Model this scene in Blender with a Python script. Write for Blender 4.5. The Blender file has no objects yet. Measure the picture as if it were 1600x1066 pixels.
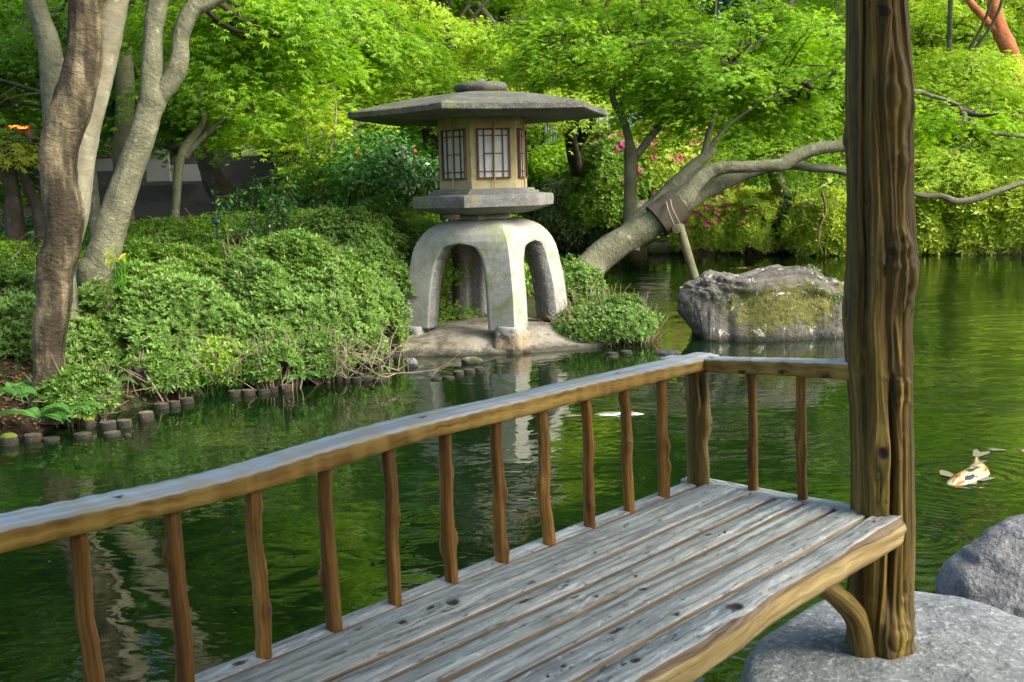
import bpy, math, random
import numpy as np
from mathutils import Vector, Matrix

# ------------------------------------------------------------------ camera, sky, sun, exposure
SC = bpy.context.scene
COL = SC.collection
F, PITCH, ROLL, EYEZ = 1700.0, math.radians(8.0), math.radians(1.7), 1.7
cam_d = bpy.data.cameras.new('camera'); cam = bpy.data.objects.new('camera', cam_d); COL.objects.link(cam)
cam_d.sensor_width = 36.0; cam_d.lens = 36.0 * F / 1600.0
cam_d.clip_start = 0.05; cam_d.clip_end = 600
cam_d.dof.use_dof = True; cam_d.dof.focus_distance = 11.0; cam_d.dof.aperture_fstop = 12.0
cam.matrix_world = (Matrix.Translation((0, 0, EYEZ)) @ Matrix.Rotation(math.pi/2 - PITCH, 4, 'X') @ Matrix.Rotation(-ROLL, 4, 'Z'))
SC.camera = cam

SUN_EL, SUN_AZ = math.radians(42), math.radians(118)      # azimuth clockwise from +Y (the view direction)
world = bpy.data.worlds.new('World'); SC.world = world; world.use_nodes = True
wn = world.node_tree.nodes; wl = world.node_tree.links
bg = wn['Background']; sky = wn.new('ShaderNodeTexSky'); sky.sky_type = 'NISHITA'; sky.sun_disc = False
sky.sun_elevation = SUN_EL; sky.sun_rotation = SUN_AZ; sky.air_density = 1.0; sky.dust_density = 4.0; sky.ozone_density = .6
wl.new(sky.outputs[0], bg.inputs[0]); bg.inputs[1].default_value = 0.125
sun_d = bpy.data.lights.new('sun', 'SUN'); sun_d.energy = 1.65; sun_d.angle = math.radians(30); sun_d.color = (1.0, 0.97, 0.86)
sun = bpy.data.objects.new('sun', sun_d); COL.objects.link(sun)
sd = Vector((math.sin(SUN_AZ)*math.cos(SUN_EL), math.cos(SUN_AZ)*math.cos(SUN_EL), math.sin(SUN_EL)))
sun.rotation_euler = sd.to_track_quat('Z', 'Y').to_euler()
SC.view_settings.view_transform = 'Standard'; SC.view_settings.look = 'None'
SC.view_settings.exposure = 1.68; SC.view_settings.gamma = 1.0
cy = SC.cycles
cy.max_bounces = 7; cy.diffuse_bounces = 2; cy.glossy_bounces = 3; cy.transmission_bounces = 4; cy.transparent_max_bounces = 8
cy.use_denoising = True; cy.sample_clamp_indirect = 6.0; cy.caustics_reflective = False; cy.caustics_refractive = False

# ------------------------------------------------------------------ projection helpers
def _m(a):
    return np.array(a, float)
_cp, _sp, _cr, _sr = math.cos(math.pi/2-PITCH), math.sin(math.pi/2-PITCH), math.cos(-ROLL), math.sin(-ROLL)
RM = _m([[1,0,0],[0,_cp,-_sp],[0,_sp,_cp]]) @ _m([[_cr,-_sr,0],[_sr,_cr,0],[0,0,1]])
EYE = _m([0, 0, EYEZ])
def ray(x, y): return RM @ _m([(x-800)/F, -(y-533)/F, -1.0])
def P(x, y, d): return EYE + ray(x, y)*d
def PZ(x, y, z):
    r = ray(x, y); return EYE + r*((z-EYEZ)/r[2])
rng = np.random.default_rng(7)

# ------------------------------------------------------------------ numpy value noise
def _hash(ix, iy, iz, s):
    h = (ix*374761393 + iy*668265263 + iz*2147483647 + s*974711) & 0xffffffff
    h = ((h ^ (h >> 13)) * 1274126177) & 0xffffffff
    h = ((h ^ (h >> 16)) * 2246822519) & 0xffffffff
    return ((h ^ (h >> 15)) & 0xffffff) / float(0xffffff)
def noise(p, s=0):
    p = np.asarray(p, float); i = np.floor(p).astype(np.int64); f = p - i; f = f*f*(3-2*f)
    r = 0
    for dx in (0, 1):
        for dy in (0, 1):
            for dz in (0, 1):
                w = (f[..., 0] if dx else 1-f[..., 0])*(f[..., 1] if dy else 1-f[..., 1])*(f[..., 2] if dz else 1-f[..., 2])
                r = r + w*_hash(i[..., 0]+dx, i[..., 1]+dy, i[..., 2]+dz, s)
    return r*2-1
def fbm(p, o=4, s=0, g=0.5):
    p = np.asarray(p, float); r = 0; a = 1
    for k in range(o):
        r = r + a*noise(p*(2.03**k), s+k); a *= g
    return r

# ------------------------------------------------------------------ mesh builder
class MB:
    def __init__(s): s.v = []; s.f = []; s.n = 0; s.a = {}; s.mi = []; s.sm = []
    def add(s, V, Fs, mat=0, smooth=True, **att):
        V = np.asarray(V, float).reshape(-1, 3); Fs = np.asarray(Fs, np.int64)
        for k in set(s.a) | set(att):
            if k not in s.a: s.a[k] = [np.zeros((s.n,)+np.shape(np.asarray(att[k]))[1:])]
            s.a[k].append(np.asarray(att[k], float) if k in att else np.zeros((len(V),)+s.a[k][0].shape[1:]))
        s.v.append(V); s.f.append(Fs + s.n); s.n += len(V)
        s.mi.append(np.full(len(Fs), mat)); s.sm.append(np.full(len(Fs), smooth))
        return s
    def build(s, name, mats, parent=None, kind=None):
        me = bpy.data.meshes.new(name)
        V = np.concatenate(s.v)
        me.vertices.add(len(V)); me.vertices.foreach_set('co', V.astype(np.float32).ravel())
        lens = np.concatenate([np.full(len(f), f.shape[1]) for f in s.f])
        idx = np.concatenate([f.ravel() for f in s.f])
        me.loops.add(len(idx)); me.loops.foreach_set('vertex_index', idx.astype(np.int32))
        me.polygons.add(len(lens))
        st = np.concatenate([[0], np.cumsum(lens)[:-1]])
        me.polygons.foreach_set('loop_start', st.astype(np.int32))
        me.polygons.foreach_set('material_index', np.concatenate(s.mi).astype(np.int32))
        for k, a in s.a.items():
            a = np.concatenate(a)
            at = me.attributes.new(k, 'FLOAT' if a.ndim == 1 else 'FLOAT_VECTOR', 'POINT')
            at.data.foreach_set('value' if a.ndim == 1 else 'vector', a.astype(np.float32).ravel())
        me.update(calc_edges=True)
        me.polygons.foreach_set('use_smooth', np.concatenate(s.sm).astype(bool))
        for m in (mats if isinstance(mats, (list, tuple)) else [mats]): me.materials.append(m)
        o = bpy.data.objects.new(name, me); COL.objects.link(o)
        if parent is not None:
            o.parent = parent; o.matrix_parent_inverse = Matrix.Translation(parent.location).inverted() if any(parent.location) else Matrix()
        if kind: o['kind'] = kind
        return o
def empty(name, loc, label, cat, group=None):
    o = bpy.data.objects.new(name, None); COL.objects.link(o); o.location = [float(c) for c in loc]
    o.empty_display_size = 0.2
    return tag(o, label, cat, group)
def tag(o, label, cat, group=None):
    o['label'] = label; o['category'] = cat
    if group: o['group'] = group
    return o

def grid_faces(nu, nv, wrapv=False):
    a = np.arange(nu-1)[:, None]; b = np.arange(nv if wrapv else nv-1)[None, :]
    b2 = (b+1) % nv
    return np.stack([(a*nv+b), (a*nv+b2), ((a+1)*nv+b2), ((a+1)*nv+b)], -1).reshape(-1, 4)
def resample(pts, rad, n):
    pts = _m(pts); rad = _m(rad)
    if len(pts) > 2:
        q = np.vstack([2*pts[0]-pts[1], pts, 2*pts[-1]-pts[-2]]); rr = np.concatenate([[rad[0]], rad, [rad[-1]]])
        seg = len(pts)-1; t = np.linspace(0, seg, n); i = np.minimum(t.astype(int), seg-1); f = (t-i)[:, None]
        p0, p1, p2, p3 = q[i], q[i+1], q[i+2], q[i+3]
        out = .5*((2*p1)+(-p0+p2)*f+(2*p0-5*p1+4*p2-p3)*f*f+(-p0+3*p1-3*p2+p3)*f**3)
        f = f[:, 0]; f = f*f*(3-2*f); ro = rr[i+1]*(1-f)+rr[i+2]*f
        return out, ro
    t = np.linspace(0, 1, n)[:, None]
    return pts[0]*(1-t)+pts[1]*t, rad[0]*(1-t[:, 0])+rad[1]*t[:, 0]
def frames(pts):
    T = np.gradient(pts, axis=0); T /= np.linalg.norm(T, axis=1)[:, None]+1e-9
    N = np.zeros_like(T); ref = _m([1, 0, 0]) if abs(T[0][0]) < .8 else _m([0, 1, 0])
    n = ref - T[0]*(ref@T[0]); n /= np.linalg.norm(n); N[0] = n
    for k in range(1, len(T)):
        n = n - T[k]*(n@T[k]); n /= np.linalg.norm(n)+1e-9; N[k] = n
    return T, N, np.cross(T, N)
def tube(mb, pts, rad, n=None, segs=12, rough=0.0, nf=3.0, seed=0, mat=0, caps=True, burls=(), smooth=True, ell=None):
    L = np.linalg.norm(np.diff(_m(pts), axis=0), axis=1).sum()
    if n is None: n = max(4, int(L/max(.02, min(rad)*1.2)))
    n = min(n, 260)
    c, r = resample(pts, rad, n); T, N, B = frames(c)
    th = np.linspace(0, 2*math.pi, segs, endpoint=False)
    d = N[:, None]*np.cos(th)[None, :, None]+B[:, None]*np.sin(th)[None, :, None]
    R = r[:, None]*np.ones(segs)[None]
    if rough:
        s = c[:, None]*nf+d*1.1
        R = R*(1+rough*fbm(s, 3, seed)+rough*.35*fbm(s*4.5, 2, seed+5))
    V = c[:, None]+d*R[..., None]
    for (bp, br, bh) in burls:
        bp = _m(bp); dd = np.linalg.norm(V-bp, axis=2); V = V+d*(bh*np.exp(-(dd/br)**2))[..., None]
    along = np.concatenate([[0], np.cumsum(np.linalg.norm(np.diff(c, axis=0), axis=1))])
    gr = np.stack([np.broadcast_to(along[:, None], R.shape), np.broadcast_to(th[None]*rad[0], R.shape), np.full(R.shape, seed*1.37)], -1)
    Fs = grid_faces(n, segs, True)
    V = V.reshape(-1, 3); gr = gr.reshape(-1, 3)
    mb.add(V, Fs, mat, smooth, gr=gr)
    if caps:
        for e, sgn in ((0, -1), (n-1, 1)):
            ring = V[e*segs:(e+1)*segs]; cen = ring.mean(0)+T[e]*sgn*r[e]*.15
            VV = np.vstack([ring, cen]); k = np.arange(segs)
            ff = np.stack([k, (k+1) % segs, np.full(segs, segs)], -1)
            if sgn < 0: ff = ff[:, ::-1]
            mb.add(VV, ff, mat, False, gr=np.vstack([gr[e*segs:(e+1)*segs], gr[e*segs][None]]))
    return c, r
def ptube(mb, L, d, **k):
    """tube from picture measurements [(x, y, width[, depth])] at distance d"""
    pts = [P(a[0], a[1], a[3] if len(a) > 3 else d) for a in L]; rad = [a[2]*.5*(a[3] if len(a) > 3 else d)/F for a in L]
    return tube(mb, pts, rad, **k)
def box(mb, c, ax, ay, az, mat=0, **att):
    c, ax, ay, az = map(_m, (c, ax, ay, az)); V = []
    for sx in (-1, 1):
        for sy in (-1, 1):
            for sz in (-1, 1): V.append(c+ax*sx+ay*sy+az*sz)
    mb.add(V, [(0, 1, 3, 2), (4, 6, 7, 5), (0, 4, 5, 1), (2, 3, 7, 6), (0, 2, 6, 4), (1, 5, 7, 3)], mat, False, **att)

# ------------------------------------------------------------------ materials
class NT:
    def __init__(s, name):
        s.m = bpy.data.materials.new(name); s.m.use_nodes = True; s.t = s.m.node_tree; s.t.nodes.clear()
        s.out = s.t.nodes.new('ShaderNodeOutputMaterial')
    def n(s, typ, ins=None, **kw):
        nd = s.t.nodes.new('ShaderNode'+typ)
        for k, v in kw.items(): setattr(nd, k, v)
        for k, v in (ins or {}).items():
            i = nd.inputs[k]
            if isinstance(v, bpy.types.NodeSocket): s.t.links.new(v, i)
            else: i.default_value = v
        return nd
    def ramp(s, fac, stops, interp='LINEAR'):
        nd = s.t.nodes.new('ShaderNodeValToRGB'); s.t.links.new(fac, nd.inputs[0]); e = nd.color_ramp.elements
        nd.color_ramp.interpolation = interp
        while len(e) < len(stops): e.new(.5)
        for k, (p, c) in enumerate(stops):
            e[k].position = p; e[k].color = (tuple(c)+(1,))[:4] if not isinstance(c, (int, float)) else (c, c, c, 1)
        return nd.outputs[0]
    def mix(s, f, a, b, blend='MIX'):
        nd = s.t.nodes.new('ShaderNodeMix'); nd.data_type = 'RGBA'; nd.blend_type = blend
        for i, v in ((0, f), (6, a), (7, b)):
            if isinstance(v, bpy.types.NodeSocket): s.t.links.new(v, nd.inputs[i])
            else: nd.inputs[i].default_value = v if i == 0 else (tuple(v)+(1,))[:4]
        return nd.outputs[2]
    def math(s, op, a, b=0.0):
        return s.n('Math', {0: a, 1: b}, operation=op).outputs[0]
    def pos(s, sc=(1, 1, 1), attr=None):
        if attr: v = s.n('Attribute', attribute_name=attr).outputs['Vector']
        else: v = s.n('TexCoord').outputs['Object']
        return s.n('Mapping', {'Vector': v, 'Scale': sc}).outputs[0]
    def noise(s, vec, scale, detail=4, rough=.55, dist=0):
        return s.n('TexNoise', {'Vector': vec, 'Scale': scale, 'Detail': detail, 'Roughness': rough, 'Distortion': dist}).outputs[0]
    def bump(s, h, strength=.5, dist=.01, nrm=None):
        ins = {'Height': h, 'Strength': strength, 'Distance': dist}
        if nrm: ins['Normal'] = nrm
        return s.n('Bump', ins).outputs[0]
    def pbr(s, col, rough=.7, nrm=None, spec=.4, **k):
        ins = {'Base Color': col if isinstance(col, bpy.types.NodeSocket) else (tuple(col)+(1,))[:4], 'Roughness': rough, 'Specular IOR Level': spec}
        if nrm: ins['Normal'] = nrm
        ins.update(k)
        b = s.n('BsdfPrincipled', ins); s.t.links.new(b.outputs[0], s.out.inputs[0]); return s.m
    def done(s, sh): s.t.links.new(sh, s.out.inputs[0]); return s.m

def leaf_mat(name, c0, c1, trans=.45, rough=.45, spec=.35, tip=None):
    t = NT(name); r = t.n('Attribute', attribute_name='rnd').outputs['Fac']
    big = t.noise(t.pos(), 1.1, 2)
    f = t.math('ADD', t.math('MULTIPLY', r, .7), t.math('MULTIPLY', t.math('SUBTRACT', big, .35), .6))
    stops = [(0, c0), (1, c1)] if tip is None else [(0, c0), (.8, c1), (1, tip)]
    col = t.ramp(f, stops)
    pb = t.n('BsdfPrincipled', {'Base Color': col, 'Roughness': rough, 'Specular IOR Level': spec})
    tc = t.mix(1.0, col, (1.8, 1.75, .7), 'MULTIPLY')
    tr = t.n('BsdfTranslucent', {'Color': tc})
    return t.done(t.n('MixShader', {0: trans, 1: pb.outputs[0], 2: tr.outputs[0]}).outputs[0])
M = {}
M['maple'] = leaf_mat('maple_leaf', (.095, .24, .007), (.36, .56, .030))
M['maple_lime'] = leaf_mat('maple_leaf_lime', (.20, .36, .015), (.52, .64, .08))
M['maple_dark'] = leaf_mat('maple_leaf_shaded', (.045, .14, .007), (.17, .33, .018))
M['maple_new'] = leaf_mat('maple_leaf_new', (.20, .30, .02), (.42, .42, .05), tip=(.50, .25, .06))
M['azalea'] = leaf_mat('azalea_leaf', (.035, .095, .010), (.19, .34, .05), .22, .45, .4, tip=(.48, .57, .17))
M['azalea_top'] = leaf_mat('azalea_leaf_fresh', (.07, .18, .010), (.26, .43, .03), .25, .4, .5, tip=(.34, .5, .08))
M['azalea_lime'] = leaf_mat('azalea_leaf_lime', (.24, .40, .02), (.58, .68, .10), .3, .4, .5, tip=(.5, .6, .14))
M['camellia'] = leaf_mat('camellia_leaf', (.016, .075, .008), (.07, .22, .022), .15, .34, .5)
M['grey_leaf'] = leaf_mat('bamboo_grass_leaf', (.05, .09, .03), (.22, .28, .13), .2, .4, .5)
M['broad'] = leaf_mat('broad_leaf', (.08, .26, .015), (.20, .46, .04), .35, .35, .5)
M['fern'] = leaf_mat('fern_leaf', (.06, .20, .03), (.17, .38, .08), .3)
M['pink'] = leaf_mat('azalea_flower', (.62, .03, .30), (.85, .12, .50), .3)
M['palepink'] = leaf_mat('pale_flower', (.80, .45, .58), (.9, .75, .78), .3)
M['red'] = leaf_mat('camellia_flower', (.55, .01, .01), (.7, .03, .03), .2)
M['conifer'] = leaf_mat('evergreen_leaf', (.012, .055, .008), (.05, .15, .015), .2)
M['litter'] = leaf_mat('fallen_leaf', (.09, .045, .02), (.24, .13, .06), .1, .8)

def bark(name, c0, c1, lich, wr=18, st=.9, ld=.60, dist=.022, wet_shade=0.0):
    t = NT(name); p = t.pos(); g = t.pos((1, 1, 1), 'gr')
    n1 = t.noise(p, 4, 5); n2 = t.noise(p, 26, 5)
    ring = t.noise(t.n('Mapping', {'Vector': g, 'Scale': (wr, 5.5, 1)}).outputs[0], 1.0, 6, .7, 1.2)
    stv = t.noise(t.n('Mapping', {'Vector': g, 'Scale': (2.0, 14, 1)}).outputs[0], 1.5, 4)
    col = t.ramp(t.math('ADD', t.math('MULTIPLY', n1, .6), t.math('MULTIPLY', ring, .4)), [(.32, c0), (.66, c1)])
    col = t.mix(t.math('MULTIPLY', t.ramp(stv, [(.45, 0.), (.7, 1.)]), .35), col, c0)
    col = t.mix(t.ramp(t.noise(p, 11, 4), [(ld, 0.), (ld+.10, .45)]), col, lich)
    col = t.mix(t.ramp(ring, [(.60, 0.), (.70, .5)]), col, tuple(c*.5 for c in c0))
    if wet_shade: col = t.mix(t.ramp(t.noise(t.n('Mapping', {'Vector': p, 'Scale': (4, 4, 1.1)}).outputs[0], 1.0, 4, .6), [(.43, 0.), (.54, wet_shade+.3)]), col, (.018, .013, .008))  # large dark patches put wet bark and shade into the colour
    h = t.math('ADD', t.math('ADD', ring, t.math('MULTIPLY', n2, .7)), t.math('MULTIPLY', n1, 1.2))
    return t.pbr(col, .85, t.bump(h, st, dist), .2)
M['bark'] = bark('maple_bark', (.085, .088, .05), (.215, .215, .14), (.36, .37, .27))
M['bark_pale'] = bark('pale_bark', (.13, .12, .075), (.26, .245, .17), (.38, .38, .29), 12, .4)
M['bark_dark'] = bark('dark_bark', (.028, .020, .012), (.27, .225, .13), (.36, .35, .24), 16, 1.0, .66, .03, .5)
M['bark_brown'] = bark('brown_bark', (.035, .028, .02), (.12, .10, .075), (.2, .2, .15), 14)
M['bark_green'] = bark('mossy_bark', (.075, .075, .04), (.20, .19, .11), (.16, .20, .07), 10, .5, .58)
M['bark_pine'] = bark('pine_bark', (.28, .08, .03), (.55, .20, .09), (.40, .30, .24), 9, 1.0, .62, .03)
M['twig'] = bark('twig_bark', (.14, .10, .07), (.34, .27, .2), (.4, .36, .3), 20, .3)

def wood(name, base, dark, light, knotc=(.028, .018, .010), gs=(1.6, 55, 1), spread=(.35, .65), rough=.65, crack=.5, bmp=.5, grey=None, patch=False, facet=False):
    t = NT(name); g0 = t.n('Attribute', attribute_name='gr').outputs['Vector']; kn = t.n('Attribute', attribute_name='kn').outputs['Fac']
    g = t.n('Mapping', {'Vector': g0, 'Scale': gs}).outputs[0]
    n1 = t.noise(g, 1.0, 6, .65, .3)
    n2 = t.noise(t.n('Mapping', {'Vector': g0, 'Scale': (1.2, 9, 1)}).outputs[0], 1.0, 4, .6)
    col = t.ramp(n1, [(spread[0], dark), (.5, base), (spread[1], light)])
    col = t.mix(t.ramp(n2, [(.35, .55), (.6, 0.)]), col, dark)
    n3 = t.noise(t.n('Mapping', {'Vector': g0, 'Scale': (9, 190, 1)}).outputs[0], 1.0, 3, .6)
    col = t.mix(t.ramp(n3, [(.38, .5), (.55, 0.)]), col, dark)
    cr = t.ramp(t.noise(t.n('Mapping', {'Vector': g0, 'Scale': (2.6, 75, 1)}).outputs[0], 1.0, 5, .7, .15), [(.61, 0.), (.655, 1.)])
    col = t.mix(t.math('MULTIPLY', cr, crack), col, tuple(c*.22 for c in dark))
    if grey is not None:
        z = t.n('SeparateXYZ', {0: t.n('NewGeometry').outputs['Normal']}).outputs[2]
        e = t.math('ADD', z, t.math('MULTIPLY', t.math('SUBTRACT', n2, .5), .9))
        col = t.mix(t.ramp(e, [(.35, 0.), (.65, 1.)]), col, t.ramp(n1, [(.33, tuple(c*.55 for c in grey)), (.5, grey), (.68, tuple(min(1, c*1.5) for c in grey))]))
    if patch:
        sp_ = t.noise(t.n('Mapping', {'Vector': g0, 'Scale': (16, 62, 1)}).outputs[0], 1.0, 4, .75, .8)
        col = t.mix(t.ramp(sp_, [(.59, 0.), (.64, .9)]), col, (.05, .05, .055)); col = t.mix(t.ramp(sp_, [(.37, .7), (.43, 0.)]), col, (.80, .84, .82))
        col = t.mix(t.ramp(t.noise(t.n('Mapping', {'Vector': g0, 'Scale': (.9, 5, 1)}).outputs[0], 1.0, 3), [(.4, .35), (.6, 0.)]), col, (.30, .30, .24))
    if patch: col = t.mix(t.ramp(t.noise(t.n('Mapping', {'Vector': g0, 'Scale': (4.5, 26, 1)}).outputs[0], 1.0, 5, .65), [(.52, 0.), (.68, .55)]), col, (.10, .105, .12))
    if facet:
        fz_ = t.noise(t.n('Mapping', {'Vector': g0, 'Scale': (17, 4, 1)}).outputs[0], 1.0, 2, .4)
        col = t.mix(t.ramp(fz_, [(.42, 0.), (.6, .35)]), col, light)
    col = t.mix(t.ramp(kn, [(.45, 0.), (.8, .95)]), col, knotc)
    h = t.math('ADD', t.math('SUBTRACT', n1, t.math('MULTIPLY', cr, .8)), t.math('MULTIPLY', n3, .5))
    return t.pbr(col, rough, t.bump(h, bmp, .004), .35)
M['grey_wood'] = wood('weathered_wood', (.52, .575, .55), (.24, .265, .255), (.76, .80, .77), crack=.9, bmp=1.0, rough=.5, spread=(.38, .62), patch=True)
M['plank_edge'] = wood('plank_edge', (.27, .20, .12), (.10, .07, .04), (.38, .31, .21), crack=.5, gs=(1.2, 38, 1))
M['ochre_wood'] = wood('ochre_wood', (.46, .35, .14), (.20, .14, .05), (.66, .55, .29), crack=.35, gs=(1.2, 38, 1))
M['rail_wood'] = wood('rail_wood', (.33, .19, .024), (.13, .07, .010), (.56, .39, .10), crack=.3, gs=(1.2, 38, 1), grey=(.58, .635, .62), facet=True)
M['post_wood'] = wood('post_wood', (.15, .098, .014), (.036, .024, .005), (.42, .31, .07), crack=.8, gs=(1.0, 30, 1), spread=(.34, .68), bmp=.9)
M['baluster_wood'] = wood('baluster_wood', (.25, .120, .016), (.07, .028, .005), (.44, .26, .06), crack=.3, gs=(1.2, 45, 1))
M['frame_wood'] = wood('frame_wood', (.13, .07, .035), (.06, .03, .015), (.22, .12, .06), crack=.2)
M['roof_wood'] = wood('roof_boards', (.13, .08, .04), (.05, .03, .015), (.2, .13, .07), crack=.2)

def stone(name, c0, c1, speck=(.7, .7, .68), sp=.64, spw=.5, moss=None, mlev=.6, bs=.5, bd=.01, rough=.85, fine=90, top=None):
    t = NT(name); p = t.pos(); n1 = t.noise(p, 2.6, 6, .6); n2 = t.noise(p, fine, 3, .6); n3 = t.noise(p, 14, 5, .65)
    col = t.ramp(t.math('ADD', t.math('MULTIPLY', n1, .6), t.math('MULTIPLY', n3, .4)), [(.34, c0), (.64, c1)])
    col = t.mix(t.ramp(n2, [(sp-.03, 0.), (sp+.03, spw)]), col, speck)
    col = t.mix(t.ramp(n2, [(.30, .6), (.40, 0.)]), col, tuple(c*.35 for c in c0))
    if top:
        z = t.n('SeparateXYZ', {0: t.n('NewGeometry').outputs['Normal']}).outputs[2]
        col = t.mix(t.ramp(t.math('ADD', z, t.math('MULTIPLY', n3, .3)), [(.45, 0.), (.95, 1.)]), col, top)
    if moss:
        mz = t.ramp(t.noise(p, 3.1, 6, .7, .5), [(mlev-.07, 0.), (mlev+.05, .85)])
        col = t.mix(mz, col, moss)
    wz_ = t.n('SeparateXYZ', {0: p}).outputs[2]; wf = t.ramp(t.math('ADD', wz_, t.math('MULTIPLY', t.math('SUBTRACT', n3, .5), .10)), [(.025, .8), (.075, 0.)])
    col = t.mix(wf, col, (.018, .018, .012))
    h = t.math('ADD', n3, t.math('MULTIPLY', n2, .3))
    return t.pbr(col, rough, t.bump(h, bs, bd), .3)
M['granite'] = stone('granite', (.215, .22, .18), (.39, .39, .34), moss=(.20, .24, .09), mlev=.60)
M['granite_rough'] = stone('hammered_granite', (.12, .12, .11), (.26, .255, .24), bs=1.0, bd=.02, fine=45)
M['box_stone'] = stone('warm_granite', (.33, .275, .125), (.52, .455, .26), speck=(.12, .10, .07), sp=.62, spw=.6, fine=70, bs=.3)
M['roof_stone'] = stone('roof_stone', (.05, .05, .042), (.14, .14, .118), speck=(.5, .5, .45), moss=(.16, .17, .06), mlev=.6, bs=.9, bd=.02, fine=60)
M['slab_stone'] = stone('slab_stone', (.10, .10, .097), (.22, .22, .205), moss=(.22, .21, .09), mlev=.62, fine=80)
M['mortar'] = stone('mortar', (.13, .12, .09), (.30, .28, .22), speck=(.45, .42, .36), sp=.7, moss=(.075, .062, .038), mlev=.55, bs=.8, bd=.012, fine=50)
M['cement'] = stone('white_cement', (.20, .205, .18), (.36, .365, .33), bs=.6)
M['rough_block'] = stone('rough_block', (.16, .12, .07), (.38, .31, .21), bs=1, bd=.03, fine=40)
M['floor_stone'] = stone('foundation_stone', (.13, .15, .155), (.27, .29, .30), speck=(.52, .54, .55), sp=.6, spw=.45, moss=(.05, .085, .03), mlev=.66, bs=1.0, bd=.02, fine=45)
M['boulder'] = stone('boulder_stone', (.07, .075, .08), (.24, .245, .25), speck=(.42, .42, .42), sp=.6, spw=.3, bs=1.0, bd=.025, fine=55)
M['bank_stone'] = stone('bank_stone', (.09, .085, .07), (.22, .21, .18), moss=(.09, .12, .03), mlev=.52, bs=1, bd=.03)
M['stake_end'] = stone('log_end', (.06, .052, .04), (.17, .15, .115), speck=(.26, .23, .19), bs=.8, fine=60)
M['stake_side'] = stone('log_side', (.02, .015, .01), (.08, .055, .03), moss=(.06, .08, .02), mlev=.6, bs=1)
M['moss'] = stone('moss', (.07, .12, .008), (.20, .25, .02), speck=(.3, .34, .05), bs=1, bd=.03, fine=120)

t = NT('pond_rock'); p = t.pos(); n1 = t.noise(p, 2.2, 6, .65); n3 = t.noise(p, 17, 5, .7)
col = t.ramp(t.math('ADD', t.math('MULTIPLY', n1, .5), t.math('MULTIPLY', n3, .5)), [(.36, (.042, .040, .032)), (.64, (.185, .174, .142))])
mk = t.n('Attribute', attribute_name='mo').outputs['Fac']
mm = t.math('ADD', mk, t.math('MULTIPLY', t.math('SUBTRACT', t.noise(p, 9, 6, .75), .5), 2.0))
col = t.mix(t.ramp(mm, [(.48, 0.), (.66, .9)]), col, t.ramp(n3, [(.35, (.055, .05, .012)), (.65, (.17, .18, .03))]))
li = t.ramp(t.noise(p, 6.5, 5, .75, .3), [(.605, 0.), (.635, .9)])
col = t.mix(li, col, (.62, .63, .60))
wz_ = t.n('SeparateXYZ', {0: p}).outputs[2]; wf = t.ramp(t.math('ADD', wz_, t.math('MULTIPLY', t.math('SUBTRACT', n3, .5), .10)), [(.025, .8), (.075, 0.)])
col = t.mix(wf, col, (.018, .018, .012))
M['pond_rock'] = t.pbr(col, .85, t.bump(t.math('ADD', n1, t.math('MULTIPLY', n3, .6)), 1.0, .04), .3)

def plain(name, c, rough=.6, nscale=20, var=.25, **k):
    t = NT(name); n = t.noise(t.pos(), nscale, 5)
    return t.pbr(t.ramp(n, [(.3, tuple(x*(1-var) for x in c)), (.7, tuple(min(1, x*(1+var)) for x in c))]), rough, t.bump(n, .3, .004), **k)
M['paper'] = plain('shoji_paper', (.50, .54, .50), .6, 9, .16)
M['bamboo'] = plain('bamboo_stick', (.36, .26, .11), .5)
M['rope'] = plain('rope', (.20, .17, .12), .9, 60)
M['wrap'] = plain('burlap_wrap', (.06, .05, .035), .95, 70, .5)
M['panel'] = plain('wall_panel', (.22, .225, .22), .8, 2, .12)
M['facade'] = plain('facade', (.36, .32, .28), .8, 1, .1)
M['dark_glass'] = plain('window_glass', (.02, .025, .03), .15, 2)
M['sheet'] = plain('corrugated_sheet', (.50, .62, .66), .45, 3, .1)
M['lamp_body'] = plain('lamp_body', (.03, .06, .08), .3, 8)
M['metal_dark'] = plain('dark_metal', (.03, .03, .03), .5)
t = NT('lit_lamp'); M['glow'] = t.done(t.n('Emission', {'Color': (1, .22, .03, 1), 'Strength': 1.6}).outputs[0])

t = NT('soil'); p = t.pos(); n = t.noise(p, 1.3, 6); n2 = t.noise(p, 24, 6, .7)
col = t.ramp(n2, [(.3, (.014, .009, .005)), (.55, (.042, .027, .016)), (.75, (.10, .066, .04))])
col = t.mix(t.ramp(n, [(.45, 0.), (.62, .75)]), col, t.ramp(n2, [(.3, (.015, .03, .006)), (.7, (.05, .09, .015))]))
M['soil'] = t.pbr(col, .95, t.bump(n2, 1.0, .04), .2)

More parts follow.
